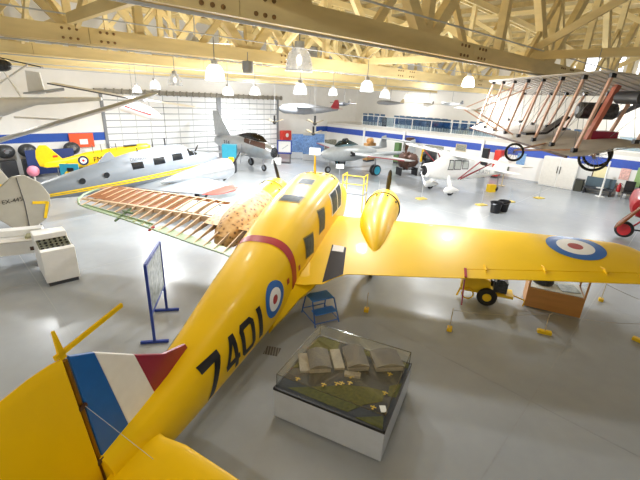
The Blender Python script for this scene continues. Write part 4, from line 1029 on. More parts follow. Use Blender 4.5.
# --- dark red aircraft cut off by the right edge
RP = thing('red_aircraft', 'dark red aircraft with a brown wooden propeller cut off by the right edge', 'aircraft', (14.72, 16.5, 0), (0, 0, radians(-35)))
o = MB().torus((-.75, -.1, .42), .3, .09, (.35, 1, 0), 28, 10).build('wheel_tyre', RUBBER, RP, smooth=True)
m = MB(); m.lathe([(.27, -.06), (.26, 0), (.05, .0)], 'Y', (0, 0, 0)); 
m.build('wheel_disc', RED, o, smooth=True, loc=(-.75, -.14, .42), rot=(0, 0, -.34))
o = MB().torus((.75, .35, .42), .3, .09, (.35, 1, 0), 28, 10).build('wheel_tyre', RUBBER, RP, smooth=True)
MB().tube([(-.75, -.05, .42), (.8, .45, .42)], .04).build('axle', DGREY, RP)
MB().tube([(-.6, 0, .42), (.2, .5, 1.3)], .04).build('gear_strut', RED, RP)
MB().lathe([(.2, -.45), (.42, -.4), (.5, -.2), (.5, .4), (.45, 2.0), (.3, 3.5)], 'Y', (-.3, .3, 1.5), 28).build('fuselage', RED, RP, smooth=True)
m = MB(); rings = []
for (r, w, th) in ((-1.15, .03, .01), (-.95, .1, .02), (-.5, .11, .03), (0, .07, .06), (.5, .11, .03), (.95, .1, .02), (1.15, .03, .01)):
    c = Vector((-.55 + r * .5, -.35, 1.4 + r * .8)); rings.append([c + Vector((.8, -.45, -.35)) * w * cos(q) + Vector((.3, .9, -.2)) * th * sin(q) for q in [2 * pi * k / 10 for k in range(10)]])
m.loft(rings); m.build('propeller', BROWNW, RP, smooth=True)
for z in (1.15, 2.1): MB().box((1.6, .9, z), (2.4, 1.1, .08)).build('wing', RED, RP)
# ------------------------------------------------------------------ things on the floor, near to far
# airfield model under a clear cover
DC = thing('diorama_case', 'low white case with an airfield model under clear perspex in the right foreground', 'display case', (.61, 5.755, 0), (0, 0, atan2(-.419, .908)))
MB().box((0, 0, .345), (2.03, 1.85, .61)).build('base', mat('case_white', '#c9cdd3', .45, var=.03), DC, bevel=.012)
m = MB()
for s in (1, -1): m.box((0, s * .915, .655), (2.04, .03, .05)); m.box((s * 1.005, 0, .655), (.03, 1.86, .05))
m.build('black_rim', mat('rim_black', '#1d1a1a', .4), DC)
for x in (-.92, .92):
    for y in (-.82, .82): MB().cyl((x, y - .025, .03), (x, y + .025, .03), .03).build('castor', BLACK, DC)
MB().box((0, 0, .65), (1.98, 1.8, .03)).build('model_ground', TARM, DC)
m = MB()
for poly in ([(-.97, .3), (-1.0, .8), (-.86, .88), (-.5, .88), (-.45, .62), (-.7, .42)], [(-.2, .86), (.2, .9), (.97, .9), (.98, .76), (.3, .72), (.0, .78)], [(-.80, -.80), (-.25, -.46), (.11, -.23), (.47, -.10), (.76, -.05), (.79, -.31), (.53, -.54), (.35, -.81), (-.01, -.82)], [(.8, .11), (.98, .29), (.98, -.11), (.83, -.14)], [(.5, -.86), (.9, -.62), (.97, -.88)], [(-.98, -.3), (-.98, .1), (-.9, .12), (-.86, -.2)]):
    m.prism([(x, y, .664) for x, y in poly], (0, 0, .008))
m.build('model_grass', GRASSM, DC)
m = MB()
for (x, y, w, l, r) in ((-.84, -.08, .22, .52, .58), (-.33, .32, .2, .58, .58), (.1, .05, .3, .12, .3)): m.box((x, y, .69), (w, l, .05), rz=r - .0)
m.build('model_concrete_pads', CONC, DC)
for (x, y, w, l) in ((-.60, .05, .42, .56), (.0, .46, .42, .62), (.56, .70, .56, .50)):
    h = thing('model_hangar', None, None, (x, y, .67), (0, 0, .58)); h.parent = DC
    MB().box((0, 0, .055), (w * .94, l * .94, .11)).build('hangar_walls', CONC, h)
    m = MB(); rr = []
    for k in range(9):
        t = k / 8; rr.append((-w / 2 + w * t, .11 + .07 * sin(pi * t)))
    m.loft([[Vector((a, yy, z)) for a, z in rr] + [Vector((w / 2, yy, .1)), Vector((-w / 2, yy, .1))] for yy in (-l / 2, l / 2)]); m.build('hangar_roof', ROOFG, h, smooth=True)
for i, (x, y) in enumerate(((-.74, -.54), (-.26, -.45), (-.06, -.31), (.01, -.26), (.14, -.18), (.1, -.01), (.72, .40), (.78, -.12), (.7, -.54), (.18, .13))):
    m = MB(); m.bar((x, y - .045, .69), (x, y + .045, .69), .012, .014); m.bar((x - .05, y + .01, .694), (x + .05, y + .01, .694), .02, .006); m.bar((x - .02, y - .04, .694), (x + .02, y - .04, .694), .012, .005)
    m.build('model_plane', YELB, DC)
m = MB(); m.box((.86, -.5, .70), (.1, .14, .012), rz=.5); m.build('label_card', CARD, DC)
m = MB(); hgt_ = .27
for s in (1, -1): m.box((0, s * .885, .68 + hgt_ / 2), (1.95, .008, hgt_)); m.box((s * .975, 0, .68 + hgt_ / 2), (.008, 1.77, hgt_))
m.box((0, 0, .68 + hgt_), (1.95, 1.77, .008)); m.build('clear_cover', CLEAR, DC)
m = MB()
for s in (1, -1):
    m.box((0, s * .885, .685 + hgt_), (1.955, .012, .012)); m.box((s * .975, 0, .685 + hgt_), (.012, 1.775, .012))
    for q in (1, -1): m.box((s * .975, q * .885, .68 + hgt_ / 2), (.012, .012, hgt_))
m.build('cover_edges', glassmat('perspex_edge', '#c9c8c2', .6, .15), DC)
# floor drain
t = tag(MB().box((-.98, 7.25, .004), (.34, .3, .006), rz=-.2).build('floor_drain', lined_mat('drain_grate', '#55524e', '#8f8b85', 0, .06, .02)), 'dark square floor drain grate between the yellow tail and the airfield model', 'floor drain')
# blue step stool
ST_ = thing('step_stool', 'blue two-step folding steps under the yellow fuselage', 'steps', (.12, 8.72, 0), (0, 0, radians(28)))
for (z, y, w) in ((.62, .12, .42), (.33, -.16, .28)):
    MB().box((0, y, z), (.62, w, .03)).build('tread', mat('steps_blue', '#3a80d8', .4), ST_, bevel=.006)
BLS = mat('steps_tube_blue', '#2a62b0', .35)
for x in (-.31, .31):
    for p, q in (((x, -.08, .62), (x * 1.12, -.36, .02)), ((x, .32, .62), (x * 1.12, .46, .02))): MB().tube([p, q], .018, 8).build('leg', BLS, ST_, smooth=True)
    MB().tube([(x * 1.1, -.33, .1), (x * 1.1, .44, .1)], .014, 8).build('rail', BLS, ST_)
MB().tube([(-.34, -.33, .1), (.34, -.33, .1)], .014, 8).build('cross_rail', BLS, ST_); MB().tube([(-.34, .44, .16), (.34, .44, .16)], .014, 8).build('cross_rail', BLS, ST_)
# blue notice board on two feet
SGx = Vector((-3.99 + 3.72, 8.74 - 7.35, 0)); SL = SGx.length
SG = thing('notice_board', 'blue-framed photo board on a blue stand left of the yellow fuselage', 'display board', (-3.855, 8.045, 0), (0, 0, atan2(SGx.y, SGx.x)))
for s in (1, -1):
    MB().box((s * SL / 2, 0, 1.0), (.06, .06, 1.96)).build('post', BLUEF, SG, bevel=.006)
    MB().box((s * SL / 2, 0, .04), (.07, .62, .06)).build('foot', NAVY if 0 else BLUEF, SG, bevel=.01)
MB().box((0, 0, 1.97), (SL, .06, .06)).build('top_rail', BLUEF, SG); MB().box((0, 0, .78), (SL, .05, .05)).build('bottom_rail', BLUEF, SG)
MB().box((0, 0, 1.37), (SL - .06, .03, 1.14)).build('photo_panel', PHOTOG, SG)
MB().box((0, .022, 1.37), (SL - .06, .01, 1.14)).build('backing', BLACK, SG)
# console desks at the left
CD = thing('control_console', 'white console desk with a dark instrument panel left of the blue notice board', 'console', (-7.545, 10.02, 0), (0, 0, atan2(.58, .61)))
W2 = .84
m = MB(); pr = [(0, .08), (1.25, .08), (1.25, 1.02), (.78, 1.06), (.72, .92), (.36, .84), (.0, .9)]
pr = [(.0, .1), (1.55, .1), (1.55, 1.28), (.95, 1.3), (.92, 1.14), (.22, 1.0), (.17, 1.1), (.0, 1.07)]
m.prism([(-W2 / 2, y, z) for y, z in pr], (W2, 0, 0)); m.build('cabinet', WHITE, CD, bevel=.012)
m = MB()
m.prism([(-W2 / 2 + .03, y, z) for y, z in ((.25, 1.012), (.89, 1.14), (.89, 1.16), (.25, 1.032))], (W2 - .06, 0, 0)); m.build('instrument_panel', mat('panel_olive', '#6a6b58', .5, var=.3, scale=20), CD)
m = MB()
for i in range(6):
    for j in range(4): m.cyl((-.32 + i * .128, .32 + j * .16, 1.03 + j * .032), (-.32 + i * .128, .31 + j * .16, 1.075 + j * .032), .03 if (i + j) % 3 else .042, seg=12)
m.build('dials', GLASSB, CD)
MB().box((0, .55, .05), (W2 - .1, 1.1, .1)).build('plinth', DGREY, CD)
LD = thing('control_desk', 'long white desk with a raised shelf at the left edge, beside the instrument console', 'desk', (-9.95, 10.5, 0), (0, 0, radians(28)))
MB().box((0, .45, .7), (2.5, .9, .42)).build('body', WHITE, LD, bevel=.01)
MB().box((0, .75, 1.02), (2.5, .35, .2)).build('raised_shelf', WHITE, LD, bevel=.01)
MB().box((0, .1, .93), (2.5, .3, .04)).build('desk_top', OFFW, LD)
MB().box((1.0, .3, .96), (.3, .34, .12)).build('dial_box', mat('dial_box_olive', '#9a9878', .5, var=.3, scale=20), LD)
MB().box((1.05, -.02, .66), (.2, .02, .12)).build('name_plate', BROWND, LD)
for x in (-1.1, 1.1): MB().box((x, .45, .25), (.08, .7, .5)).build('leg', OFFW, LD)
# work stand beyond the wing
WS = thing('work_stand', 'yellow tubular work stand with handrails behind the right wing root', 'work stand', hw(15.3, 12.2, 0), (0, 0, HR + radians(-65)))
for x in (-.55, .55):
    for y in (-.4, .4): MB().tube([(x, y, 0), (x, y, 1.9)], .025, 8).build('post', YELB, WS)
m = MB()
for z in (1.45, 1.88):
    m.tube([(-.55, .4, z), (-.55, -.4, z), (.55, -.4, z), (.55, .4, z)], .022, 8)
m.build('handrail', YELB, WS); MB().box((0, 0, .95), (1.2, .9, .05)).build('platform', MGREY, WS)
# starter trolley
GT = thing('starter_trolley', 'small yellow wheeled engine trolley with black tyres under the right wing', 'trolley', (5.02, 10.15, 0), (0, 0, radians(-20))); GT.scale = (1.12,) * 3
MB().prism([(-.66, -.2, .35), (-.6, -.2, .86), (.05, -.2, .66), (.1, -.2, .3)], (0, .5, 0)).build('hood', YELB, GT, bevel=.03)
MB().box((0, .05, .3), (1.3, .45, .07)).build('frame', YELB, GT)
m = MB(); m.box((.32, .05, .5), (.32, .32, .3)); m.cyl((.32, -.15, .6), (.32, .25, .6), .13); m.tube([(.2, -.1, .65), (.3, -.15, .85), (.45, 0, .8)], .025); m.build('engine', ENGM, GT)
for y in (-.28, .4):
    o = MB().torus((.02, y, .25), .17, .08, (0, 1, 0), 24, 10).build('tyre', RUBBER, GT, smooth=True); MB().cyl((.02, y - .05, .25), (.02, y + .05, .25), .12).build('wheel_rim', YELB, o)
MB().tube([(.6, .05, .3), (.95, .05, .2), (.95, .05, .03)], .02).build('tow_bar', YELB, GT)
m = MB(); m.tube([(-.62, -.1, .35), (-.7, -.1, .05)], .025); m.torus((-.45, -.24, .22), .14, .02, (0, 1, 0), 20, 6); m.build('stand_leg', YELB, GT)
# oak display case under the wing
CRX = Vector((1.28, -.59, 0)).normalized()
CR = thing('oak_display_case', 'oak display case with glass sides holding a black drum under the right wing', 'display case', (6.95, 10.05, 0), (0, 0, atan2(-.59, 1.28)))
MB().box((0, 0, .32), (1.42, .95, .6)).build('base', OAK, CR, bevel=.01)
for x in (-.69, .69):
    for y in (-.45, .45): MB().box((x, y, 1.0), (.045, .045, .78)).build('corner_post', OAK, CR)
m = MB()
for y in (-.45, .45): m.box((0, y, 1.4), (1.42, .045, .045))
for x in (-.69, .69): m.box((x, 0, 1.4), (.045, .95, .045))
m.build('top_frame', OAK, CR)
m = MB()
for y in (-.46, .46): m.box((0, y, 1.0), (1.34, .006, .76))
for x in (-.7, .7): m.box((x, 0, 1.0), (.006, .86, .76))
m.build('glass', CLEAR, CR)
MB().box((0, 0, .635), (1.3, .85, .02)).build('floor_board', CARD, CR)
t = thing('black_drum', 'black round drum lying inside the oak display case', 'exhibit', tuple(CR.location + CRX * -.3 + Vector((0, .05, .65))), (0, 0, .3))
MB().lathe([(.02, 0), (.26, 0), (.28, .04), (.28, .2), (.24, .24), (.1, .25)]).build('drum', BLACK, t, smooth=True)
MB().cyl((.2, -.1, .25), (.34, -.2, .22), .04).build('fitting', STEEL, t)
t = tag(MB().box(CR.location + CRX * .3 + Vector((0, -.05, .66)), (.5, .5, .015), rz=-.2).build('photo_sheet', PHOTOG), 'grey printed sheet lying in the oak display case', 'print')
# rope posts: yellow foot with a bent rod
def rope_post(loc, rz, top, label, w=.3):
    t = thing('barrier_post', label, 'barrier post', loc, (0, 0, rz), 'low yellow-footed barrier posts around the aircraft')
    MB().box((0, 0, .05), (w, .13, .1)).build('foot', YELB, t, bevel=.02)
    MB().tube([(0, 0, .09), (0, 0, top - .05), (.06, 0, top)], .012, 6).build('rod', BEIGE, t)
    return t
RPs = [((3.46, 8.45, 0), 1.2, .62, 'yellow barrier foot with a thin rod, by the small wheeled trolley', .2), ((5.95, 8.5, 0), -.35, .62, 'widest yellow barrier foot in front of the oak display case', .34),
       ((8.75, 10.45, 0), 1.0, .6, 'small yellow barrier foot right of the oak display case', .16), ((8.3, 8.3, 0), -.9, .55, 'yellow barrier foot cut off by the right edge', .34), ((1.38, 9.2, 0), 1.3, .55, 'small yellow barrier foot under the wing root, right of the blue steps', .18)]
for loc, rz, top, lab, w in RPs: rope_post(loc, rz, top, lab, w)
def rope(p, q, label):
    p, q = Vector(p), Vector(q); pts = [p + (q - p) * t - Vector((0, 0, .35 * t * (1 - t))) for t in [k / 10 for k in range(11)]]
    tag(MB().tube(pts, .008, 5).build('safety_rope', mat('cord', '#a8a49c', .7)), label, 'cord', 'thin cords between the barrier posts')
rope((3.5, 8.45, .6), (5.95, 8.5, .6), 'thin cord running between the two barrier posts in front of the oak case')
rope((5.99, 8.5, .63), (8.3, 8.3, .55), 'thin cord running right from the widest barrier foot')
rope((8.75, 10.45, .58), (10.5, 9.0, .3), 'thin cord sloping right from the small barrier foot beside the oak case')
# stanchions farther off
for loc, lab in ((hw(22.3, 8.2), 'yellow square stanchion foot nearest the black buckets'), (hw(27.4, 6.5), 'yellow square stanchion foot in front of the white cupboard'), (hw(24.6, 7.4), 'yellow stanchion foot between the other two, by the white plane tail'),
                 (hw(19.2, 13.4), 'yellow stanchion foot beyond the right engine'), (hw(20.6, 11.2), 'yellow stanchion foot in front of the white plane wheels')):
    t = thing('floor_stanchion', lab, 'stanchion', loc, (0, 0, .4), 'flat yellow stanchion feet on the far floor')
    MB().box((0, 0, .02), (.6, .4, .04)).build('foot', mat('stanchion_yellow', '#e2c650', .5), t); MB().tube([(0, 0, .03), (0, 0, .9)], .012, 6).build('rod', LGREY, t)
# black buckets
def bucket(loc, lab):
    t = thing('bucket', lab, 'bucket', loc, (0, 0, random.uniform(0, 3)), 'pair of black buckets')
    m = MB(); m.lathe([(.24, 0), (.3, .55), (.34, .56), (.33, .6), (.29, .58), (.23, .05), (.02, .04)]); m.build('body', BLACK, t, smooth=True)
    MB().torus((0, 0, .55), .31, .012, (0, .3, 1), 20, 6, 0, pi).build('handle', STEEL, t)
bucket((9.55, 20.25, 0), 'black plastic bucket on the pale floor, left one of the pair'); bucket((10.15, 20.65, 0), 'black plastic bucket on the pale floor, right one of the pair')
# info card stands
def card_stand(loc, h, w, hh, label, rz=0, post=MGREY):
    t = thing('card_stand', label, 'sign', loc, (0, 0, rz), 'white information cards on posts')
    MB().box((0, 0, .015), (.4, .3, .03)).build('foot', MGREY, t); MB().tube([(0, 0, .02), (0, 0, h)], .03, 8).build('post', post, t)
    m = MB(); m.box((0, -.03, h + hh * .3), (w, .02, hh), rot=Matrix.Rotation(-.35, 3, 'X')); m.build('card', CARD, t)
card_stand((-.66, 27.6, 0), 1.75, .8, .5, 'white card on a yellow post rising behind the yellow cabin roof', .0, YELB)
card_stand((1.15, 26.6, 0), 1.0, .52, .3, 'white card on a grey post beside the twin-boom jet wheel')
card_stand((-3.6, 29.2, 0), .7, .7, .5, 'white card on a low stand under the silver jet nose')
# teal display cube
TE = thing('display_cube', 'teal display block with a yellow machine part in front of the silver jet', 'exhibit', (-6.95, 28.3, 0), (0, 0, .1))
MB().box((0, 0, 1.55), (1.0, .7, .95)).build('teal_panel', TEAL, TE); MB().box((0, 0, .45), (.9, .6, .9)).build('stand', DGREY, TE)
MB().lathe([(.05, -.2), (.25, -.15), (.25, .2), (.05, .25)], 'X', (.12, -.42, .92)).build('yellow_part', YELB, TE); MB().lathe([(.05, -.3), (.16, -.25), (.16, .2)], 'Y', (-.2, -.42, .75)).build('black_part', BLACK, TE)
TT = thing('teal_panel_stand', 'teal board with a yellow picture standing in front of the yellow trainer tail', 'display board', (-13.3, 19.7, 0), (0, 0, .35))
MB().box((0, 0, 1.3), (.85, .08, .8)).build('panel', TEAL, TT); m = MB(); m.lathe([(.02, -.06), (.2, -.055), (.2, -.03)], 'Y', (-.05, 0, 1.15)); m.build('yellow_picture', YELB, TT); MB().box((.05, -.05, 1.4), (.3, .02, .2)).build('dark_picture', BLACK, TT)
for x in (-.35, .35): MB().box((x, 0, .45), (.06, .06, .9)).build('leg', WHITE, TT)
t = thing('pink_float', 'pink round float beside the tail of the yellow trainer', 'float', (-16.25, 21.0, 0))
MB().sphere((0, 0, .95), .3).build('ball', mat('pink', '#e48aa0', .5), t, smooth=True); MB().tube([(0, 0, .0), (0, 0, .7)], .04).build('post', OFFW, t)
# blue-framed picture board by the doors
t = thing('picture_board', 'blue-framed white picture board standing right of the silver jet', 'display board', (-3.45, 33.6, 0), (0, 0, .1))
m = MB(); m.box((0, 0, 1.9), (1.25, .08, .1)); m.box((0, 0, .85), (1.25, .08, .14)); m.box((-.58, 0, 1.37), (.1, .08, 1.1)); m.box((.58, 0, 1.37), (.1, .08, 1.1)); m.build('frame', BLUEF, t)
MB().box((0, 0, 1.37), (1.08, .03, 1.0)).build('picture', CARD, t); MB().bar((-.2, -.02, 1.2), (.3, -.02, 1.55), .01, .06).build('drawn_line', LGREY, t)
for x in (-.5, .5): MB().box((x, 0, .4), (.07, .07, .8)).build('leg', DGREY, t); 
MB().box((0, 0, .04), (1.1, .6, .06)).build('foot', DGREY, t)
# red box on the wall / cabinet
t = thing('red_cabinet', 'tall red cabinet with a white disc at the right end of the hangar doors', 'cabinet', hw(26.3, 30.5, 0), (0, 0, HR))
MB().box((0, 0, 1.75), (1.1, .5, .95)).build('upper_box', ORANGE if 0 else REDB, t); MB().box((0, 0, .65), (.9, .45, 1.2)).build('lower_box', RED, t)
m = MB(); m.lathe([(.02, -.27), (.2, -.26), (.2, -.25)], 'Y', (0, 0, 1.78)); m.build('white_disc', CARD, t)
t = thing('orange_panel', 'orange framed panel on the white wall above the yellow trainer', 'wall panel', hw(7.9, 30.9, 1.55), (0, 0, HR)); MB().box((0, 0, .45), (1.5, .12, .95)).build('board', ORANGE, t); MB().box((.1, -.07, .35), (.5, .02, .35)).build('white_patch', CARD, t)
t = thing('blue_panel', 'dark blue display panel on the floor behind the yellow trainer tail', 'display board', hw(5.6, 29.3, 0), (0, 0, HR)); MB().box((0, 0, .95), (2.6, .1, 1.5)).build('board', mat('deep_blue_board', '#23376e', .6), t)
for x in (-1.2, 1.2): MB().box((x, 0, .1), (.1, .5, .2)).build('foot', DGREY, t)
k = 0
for x, lab in ((3.4, 'left of'), (4.4, 'above the left end of'), (6.6, 'above the right end of')):
    t = thing('engine_exhibit', 'dark engine exhibit standing %s the dark blue panel' % lab, 'engine', hw(x * 1.12 - .3, 30.4, 0), (0, 0, HR), 'dark engines along the left wall')
    MB().box((0, 0, .5), (.8, .6, 1.0)).build('stand', DGREY, t); m = MB(); m.sphere((0, 0, 1.55), .42, sc=(1.2, .9, 1)); m.build('engine', ENGM, t, smooth=True); MB().cyl((0, -.35, 1.6), (0, -.6, 1.6), .12).build('hub', STEEL, t)
# blue display panels at the back
for i, (x, y, rz, lab) in enumerate(((-2.55, 36.6, .1, 'left of the white card'), (-1.45, 35.6, .15, 'behind the white card'), (-.55, 37.6, .2, 'right of the white card'))):
    t = thing('exhibition_board', 'tall blue printed display panel %s on the yellow post' % lab, 'display board', (x, y, 0), (0, 0, rz), 'blue display panels in the centre back')
    MB().box((0, 0, 1.15), (1.05, .12, 2.2)).build('board', PANELB, t); MB().box((0, 0, .3), (1.07, .14, .55)).build('grey_base', LGREY, t)
# exhibits between the jet and the white plane
t = thing('rotary_engine', 'brown skeletal engine exhibit on a black stand right of the twin-boom jet', 'engine', (6.7, 30.6, 0), (0, 0, .3))
MB().lathe([(.2, -.8), (.55, -.6), (.62, 0), (.5, .6), (.2, .9)], 'X', (0, 0, 1.15), 14).build('engine_body', ENGBR, t)
m = MB()
for k in range(9):
    a = 2 * pi * k / 9; m.cyl((-.2, .5 * cos(a), 1.15 + .5 * sin(a)), (-.2, .78 * cos(a), 1.15 + .78 * sin(a)), .11, seg=10)
m.build('cylinders', ENGBR, t); m = MB(); m.box((0, 0, .45), (1.5, .1, .08)); m.box((-.7, 0, .3), (.1, .8, .6)); m.box((.7, 0, .3), (.1, .8, .6)); m.build('stand', BLACK, t)
t = thing('radial_engine', 'black engine with yellow parts behind the white plane nose', 'engine', (8.3, 30.6, 0), (0, 0, -.4))
MB().lathe([(.1, -.5), (.5, -.4), (.75, -.1), (.75, .3), (.4, .6)], 'X', (0, 0, 1.45), 18).build('crankcase', BLACK, t)
m = MB()
for k in range(7):
    a = 2 * pi * k / 7; m.cyl((-.25, .4 * cos(a), 1.45 + .4 * sin(a)), (-.25, .95 * cos(a), 1.45 + .95 * sin(a)), .12, seg=10)
m.build('cylinders', DGREY, t); m = MB(); m.bar((-.5, -.3, 1.1), (-.5, .3, 1.95), .2, .12); m.box((-.52, .1, 1.9), (.1, .5, .2)); m.build('yellow_parts', YELB, t); MB().box((0, 0, .4), (.9, .9, .8)).build('stand', DGREY, t)
for (x, y, w, h, mt, lab) in ((6.9, 36.4, .5, 1.9, mat('olive_cabinet', '#5b7a4a', .6), 'green upright locker behind the twin-boom jet wing'), (8.0, 36.6, .75, 2.4, BROWND, 'tall dark brown upright cabinet behind the brown engine'), (4.3, 36.9, 1.3, 1.7, mat('tan_crate', '#b98a54', .7, var=.2), 'tan wooden crate behind the twin-boom jet canopy'), (2.0, 37.6, 1.6, 1.5, ENGM, 'dark machine exhibit behind the twin-boom jet'), (.6, 38.3, 1.2, 1.7, PHOTO, 'mottled display box at the back corner of the hangar'), (13.0, 31.2, .3, 2.3, BLACK, 'thin black upright column behind the white plane wing'), (14.1, 31.2, .8, 2.2, REDB, 'red and white fire point behind the white plane wing')):
    t = thing('back_exhibit', lab, 'exhibit', (x, y, 0), (0, 0, HR), 'upright exhibits along the right wall')
    MB().box((0, 0, .08), (w * .9, .45, .16)).build('plinth', DGREY, t); MB().box((0, 0, h / 2 + .08), (w, .5, h - .16)).build('body', mt, t, bevel=.02)
    if 'fire' in lab: MB().box((.1, -.26, 1.3), (.3, .03, .9)).build('white_panel', CARD, t)
    if 'crate' in lab or 'machine' in lab: MB().lathe([(.05, -.3), (.25, -.25), (.28, .2), (.1, .3)], 'X', (0, 0, h + .2)).build('drum', mt, t)
# right wall fittings
def rw(b, z, off=.04): return hw(AW - off, b, z)
RZ = HR - pi / 2      # local x runs along the wall to the right, -y faces the hall
t = thing('double_cupboard', 'white double cupboard with two dark handles against the right wall', 'cupboard', rw(6.85, 0, .35), (0, 0, RZ))
MB().box((0, 0, 1.1), (2.3, .6, 2.15)).build('carcass', WHITE, t)
for s in (-1, 1):
    o = MB().box((s * .57, -.315, 1.1), (1.1, .03, 2.05)).build('door', OFFW, t, bevel=.01); MB().box((s * .09, -.35, 1.3), (.05, .04, .5)).build('handle', BLACK, o)
MB().box((0, 0, .03), (2.2, .55, .06)).build('plinth', MGREY, t)
def poster(b, z, w, h, mt, label, frame=None, off=.03):
    t = thing('wall_poster', label, 'poster', rw(b, z, off), (0, 0, RZ))
    MB().box((0, 0, 0), (w, .02, h)).build('sheet', mt, t)
    if frame:
        m = MB()
        for s in (-1, 1): m.box((s * w / 2, -.005, 0), (.06, .03, h + .06)); m.box((0, -.005, s * h / 2), (w, .03, .06))
        m.build('frame', frame, t)
poster(4.45, 1.45, .8, .9, mat('certificate_cream', '#efe3b4', .6), 'cream certificate in a brown frame above the grey bench', BROWND)
poster(9.75, 1.65, .62, .9, POSTER, 'blue printed poster left of the white cupboard')
poster(11.3, 2.0, .9, .42, PHOTO, 'small mottled photo on the wall behind the white plane wing, left of the blue poster')
poster(14.8, 1.95, .9, .55, PHOTO, 'small yellow-toned photo on the wall above the white plane', BEIGE)
poster(3.05, 1.55, .55, .75, mat('notice_red_white', '#e8b8b0', .5, var=.3, scale=9), 'white notice with red marks right of the framed certificate')
poster(2.0, 1.45, .9, 1.3, GREENB, 'green notice board at the right edge')
poster(17.2, 1.6, 1.6, .5, PHOTO, 'long grey photo strip on the wall behind the white plane nose')
t = thing('bench_display', 'grey display bench with a white disc below the framed certificate', 'bench', rw(4.2, 0, .6), (0, 0, RZ))
MB().box((0, 0, .42), (1.7, .7, .08)).build('seat', DGREY, t); MB().box((0, .3, .8), (1.7, .1, .65)).build('back', mat('bench_slate', '#4d5f6b', .5), t)
for x in (-.75, .75): MB().box((x, 0, .19), (.08, .6, .38)).build('leg', BLACK, t)
m = MB(); m.lathe([(.02, .0), (.22, .01), (.24, .05), (.02, .06)], 'Z', (.1, -.1, .46)); m.build('white_disc', CARD, t)
t = thing('litter_bin', 'dark square bin left of the grey display bench', 'bin', rw(5.38, 0, .5), (0, 0, RZ)); MB().box((0, 0, .4), (.5, .45, .8)).build('body', mat('bin_olive', '#3a3a2e', .5), t, bevel=.03); MB().box((0, 0, .83), (.52, .47, .06)).build('lid', BLACK, t)
t = thing('partition_post', 'slim white post right of the grey display bench', 'post', rw(3.9, 0, 1.25)); MB().box((0, 0, 1.2), (.08, .08, 2.4)).build('post', WHITE, t); MB().box((0, 0, .02), (.4, .4, .04)).build('foot', WHITE, t)
t = thing('fire_extinguisher', 'red fire extinguisher on the wall below the red and white notice', 'fire extinguisher', rw(3.1, .35, .32), (0, 0, RZ)); MB().lathe([(.02, 0), (.12, .02), (.12, .45), (.05, .55), (.04, .62)]).build('cylinder', RED, t, smooth=True); MB().bar((0, 0, .6), (.15, 0, .55), .04, .04).build('nozzle', BLACK, t); MB().box((0, .1, .3), (.1, .1, .05)).build('bracket', BLACK, t)
t = thing('office_chair', 'black padded chair against the right wall by the green notice board', 'chair', rw(2.55, 0, .7), (0, 0, RZ))
def chair_parts(t, mt):
    MB().box((0, 0, .45), (.55, .52, .1)).build('seat', mt, t, bevel=.03); MB().box((0, .26, .85), (.55, .09, .7)).build('backrest', mt, t, bevel=.03)
    for x in (-.22, .22):
        for y in (-.2, .22): MB().tube([(x, y, 0), (x, y, .42)], .018, 6).build('leg', STEEL, t)
t['group'] = 'black chairs at the right edge'; chair_parts(t, BLACK)
dup(t, rw(1.8, 0, .7), label='black padded chair closest to the right edge of the photo')
t = thing('black_planter', 'small dark box on a post behind the tail of the white plane', 'lamp', hw(29.3, 9.6, 0), (0, 0, HR)); MB().box((0, 0, 1.2), (.45, .4, .4)).build('box', mat('box_olive', '#4a4a30', .5), t); MB().tube([(0, 0, 0), (0, 0, 1.0)], .04).build('post', BEIGE, t); MB().box((0, 0, .02), (.4, .4, .04)).build('foot', BEIGE, t)
t = thing('tail_stand', 'yellow and black stand under the tail of the white plane', 'stand', hw(26.5, 9.3, 0), (0, 0, .3)); MB().box((0, 0, .25), (.5, .35, .5)).build('yellow_block', YELB, t); MB().sphere((.3, 0, .2), .2).build('black_roller', BLACK, t)
# gallery: posts, rail with glass, rows of dark chairs
pb = 24.9; i = 0
for b, lab in ((25.5, 'at the left end of the gallery'), (20.6, 'below the middle of the gallery rail'), (12.9, 'behind the white plane'), (1.0, 'beyond the right edge of the framed certificate')):
    t = tag(MB().box(hw(AW - .15, b, 1.4), (.16, .16, 2.8), rz=HR).build('gallery_post', WHITE), 'white post under the gallery %s' % lab, 'post', 'white posts under the gallery')
RL = thing('gallery_railing', 'glass balustrade with white rails along the gallery', 'railing', hw(AW + .06, 12, 2.98), (0, 0, RZ))
MB().box((0, 0, 1.02), (28, .06, .06)).build('top_rail', WHITE, RL); MB().box((0, 0, .06), (28, .05, .05)).build('bottom_rail', WHITE, RL)
for k in range(15): MB().box((-14 + k * 2, 0, .5), (.06, .06, 1.0)).build('rail_post', WHITE, RL)
for k in range(14): MB().box((-13 + k * 2, 0, .53), (1.9, .012, .86)).build('glass_panel', CLEARB, RL)
CHB = mat('gallery_chair_blue', '#4a6a8c', .6, var=.2)
proto = None; kk = 0
for k in range(26):
    b = 26.0 - k * .78
    if 2 < k < 5: continue
    for row in range(2 if k < 12 else 1):
        lab = '%s chair in the %s row behind the gallery glass' % ('blue', 'front' if row == 0 else 'back')
        if proto is None:
            proto = thing('gallery_chair', lab, 'chair', hw(AW + .7, b, 2.98), (0, 0, RZ + pi), 'blue chairs behind the gallery glass'); chair_parts(proto, CHB)
        else: dup(proto, hw(AW + .7 + row * .95, b, 2.98), label=lab)
for b, lab, h in ((23.6, 'dark round-topped drum standing at the left end of the gallery behind the glass', .95), (5.0, 'dark metal drum standing on the gallery behind the hanging biplane', .88)):
    t = thing('gallery_drum', lab, 'drum', hw(AW + .6, b, 2.98)); MB().lathe([(.02, 0), (.25, .01), (.25, h - .1), (.15, h), (.02, h)]).build('body', BLACK, t, smooth=True)
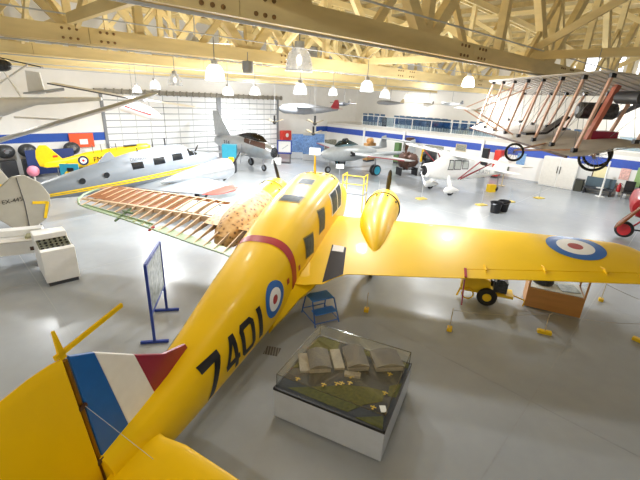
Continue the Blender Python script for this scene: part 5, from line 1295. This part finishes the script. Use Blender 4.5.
for b, lab in ((4.0, 'bay lamp over the gallery, behind the hanging biplane'), (13.5, 'bay lamp over the middle of the gallery'), (22.5, 'bay lamp over the left end of the gallery')):
    lamp(hw(AW + 2.6, b, 6.0), 'added glass ' + lab, .8, True, .9)  # fixtures added to brighten the gallery wall
# ------------------------------------------------------------------ light
def area(loc, size, power, col, rot, sy=None):
    d = bpy.data.lights.new('bay_light', 'AREA'); d.energy = power; d.color = col; d.size = size
    if sy: d.shape = 'RECTANGLE'; d.size_y = sy
    o = bpy.data.objects.new('bay_light', d); COL.objects.link(o); o.location = loc; o.rotation_euler = rot; return o
def point(loc, power, col=(.93, .97, 1), r=.15):
    d = bpy.data.lights.new('lamp_and_fill_spot', 'SPOT'); d.energy = power; d.color = col; d.shadow_soft_size = r
    d.spot_size = radians(165); d.spot_blend = .45
    o = bpy.data.objects.new('lamp_and_fill_spot', d); COL.objects.link(o); o.location = loc; return o
PW = {0: 90, 1: 90, 2: 50, 3: 400, 4: 400, 5: 420, 6: 420, 7: 900, 8: 1900, 9: 420, 10: 420, 11: 800}
def omni(loc, power):
    d = bpy.data.lights.new('lamp_and_fill_glow', 'POINT'); d.energy = power; d.color = (1, .99, .97); d.shadow_soft_size = .15
    o = bpy.data.objects.new('lamp_and_fill_glow', d); COL.objects.link(o); o.location = loc
for i, (loc, l, lit) in enumerate(LAMPS):
    k = .8 if i < 2 else 1.2
    point((loc[0], loc[1], loc[2] - .24), PW[i] * k); omni((loc[0], loc[1], loc[2] - .55), PW[i] * (.3 if i in (7, 8, 11) else .5))
# added fill lights spread through the hall, without lamp fixtures
for a, b, w in ((3, 24, 650), (10, 25, 700), (20, 22, 700), (27, 14, 800), (27, 22, 800), (28, 5, 800), (20, 27, 700), (-3, 15, 200), (-5, -5, 0)):
    p = hw(a, b, 5.9)
    if b < 0: omni(hw(-3, 0, 7.5), 520)  # added unseen fill behind the camera, brightens the nearest truss
    else: point(p, w * 1.2, (.93, .97, 1), .15); omni(p, w * .32)
for b in (4.0, 13.5, 22.5): omni(hw(AW + 2.6, b, 5.75), 260)  # light of the added gallery lamps
w = bpy.data.worlds.new('world'); SC.world = w; w.use_nodes = True
w.node_tree.nodes['Background'].inputs['Color'].default_value = (.9, .95, 1, 1); w.node_tree.nodes['Background'].inputs['Strength'].default_value = .15
vs = SC.view_settings; vs.view_transform = 'Standard'; vs.look = 'None'; vs.exposure = 0.1; vs.gamma = 1.0; vs.use_curve_mapping = False
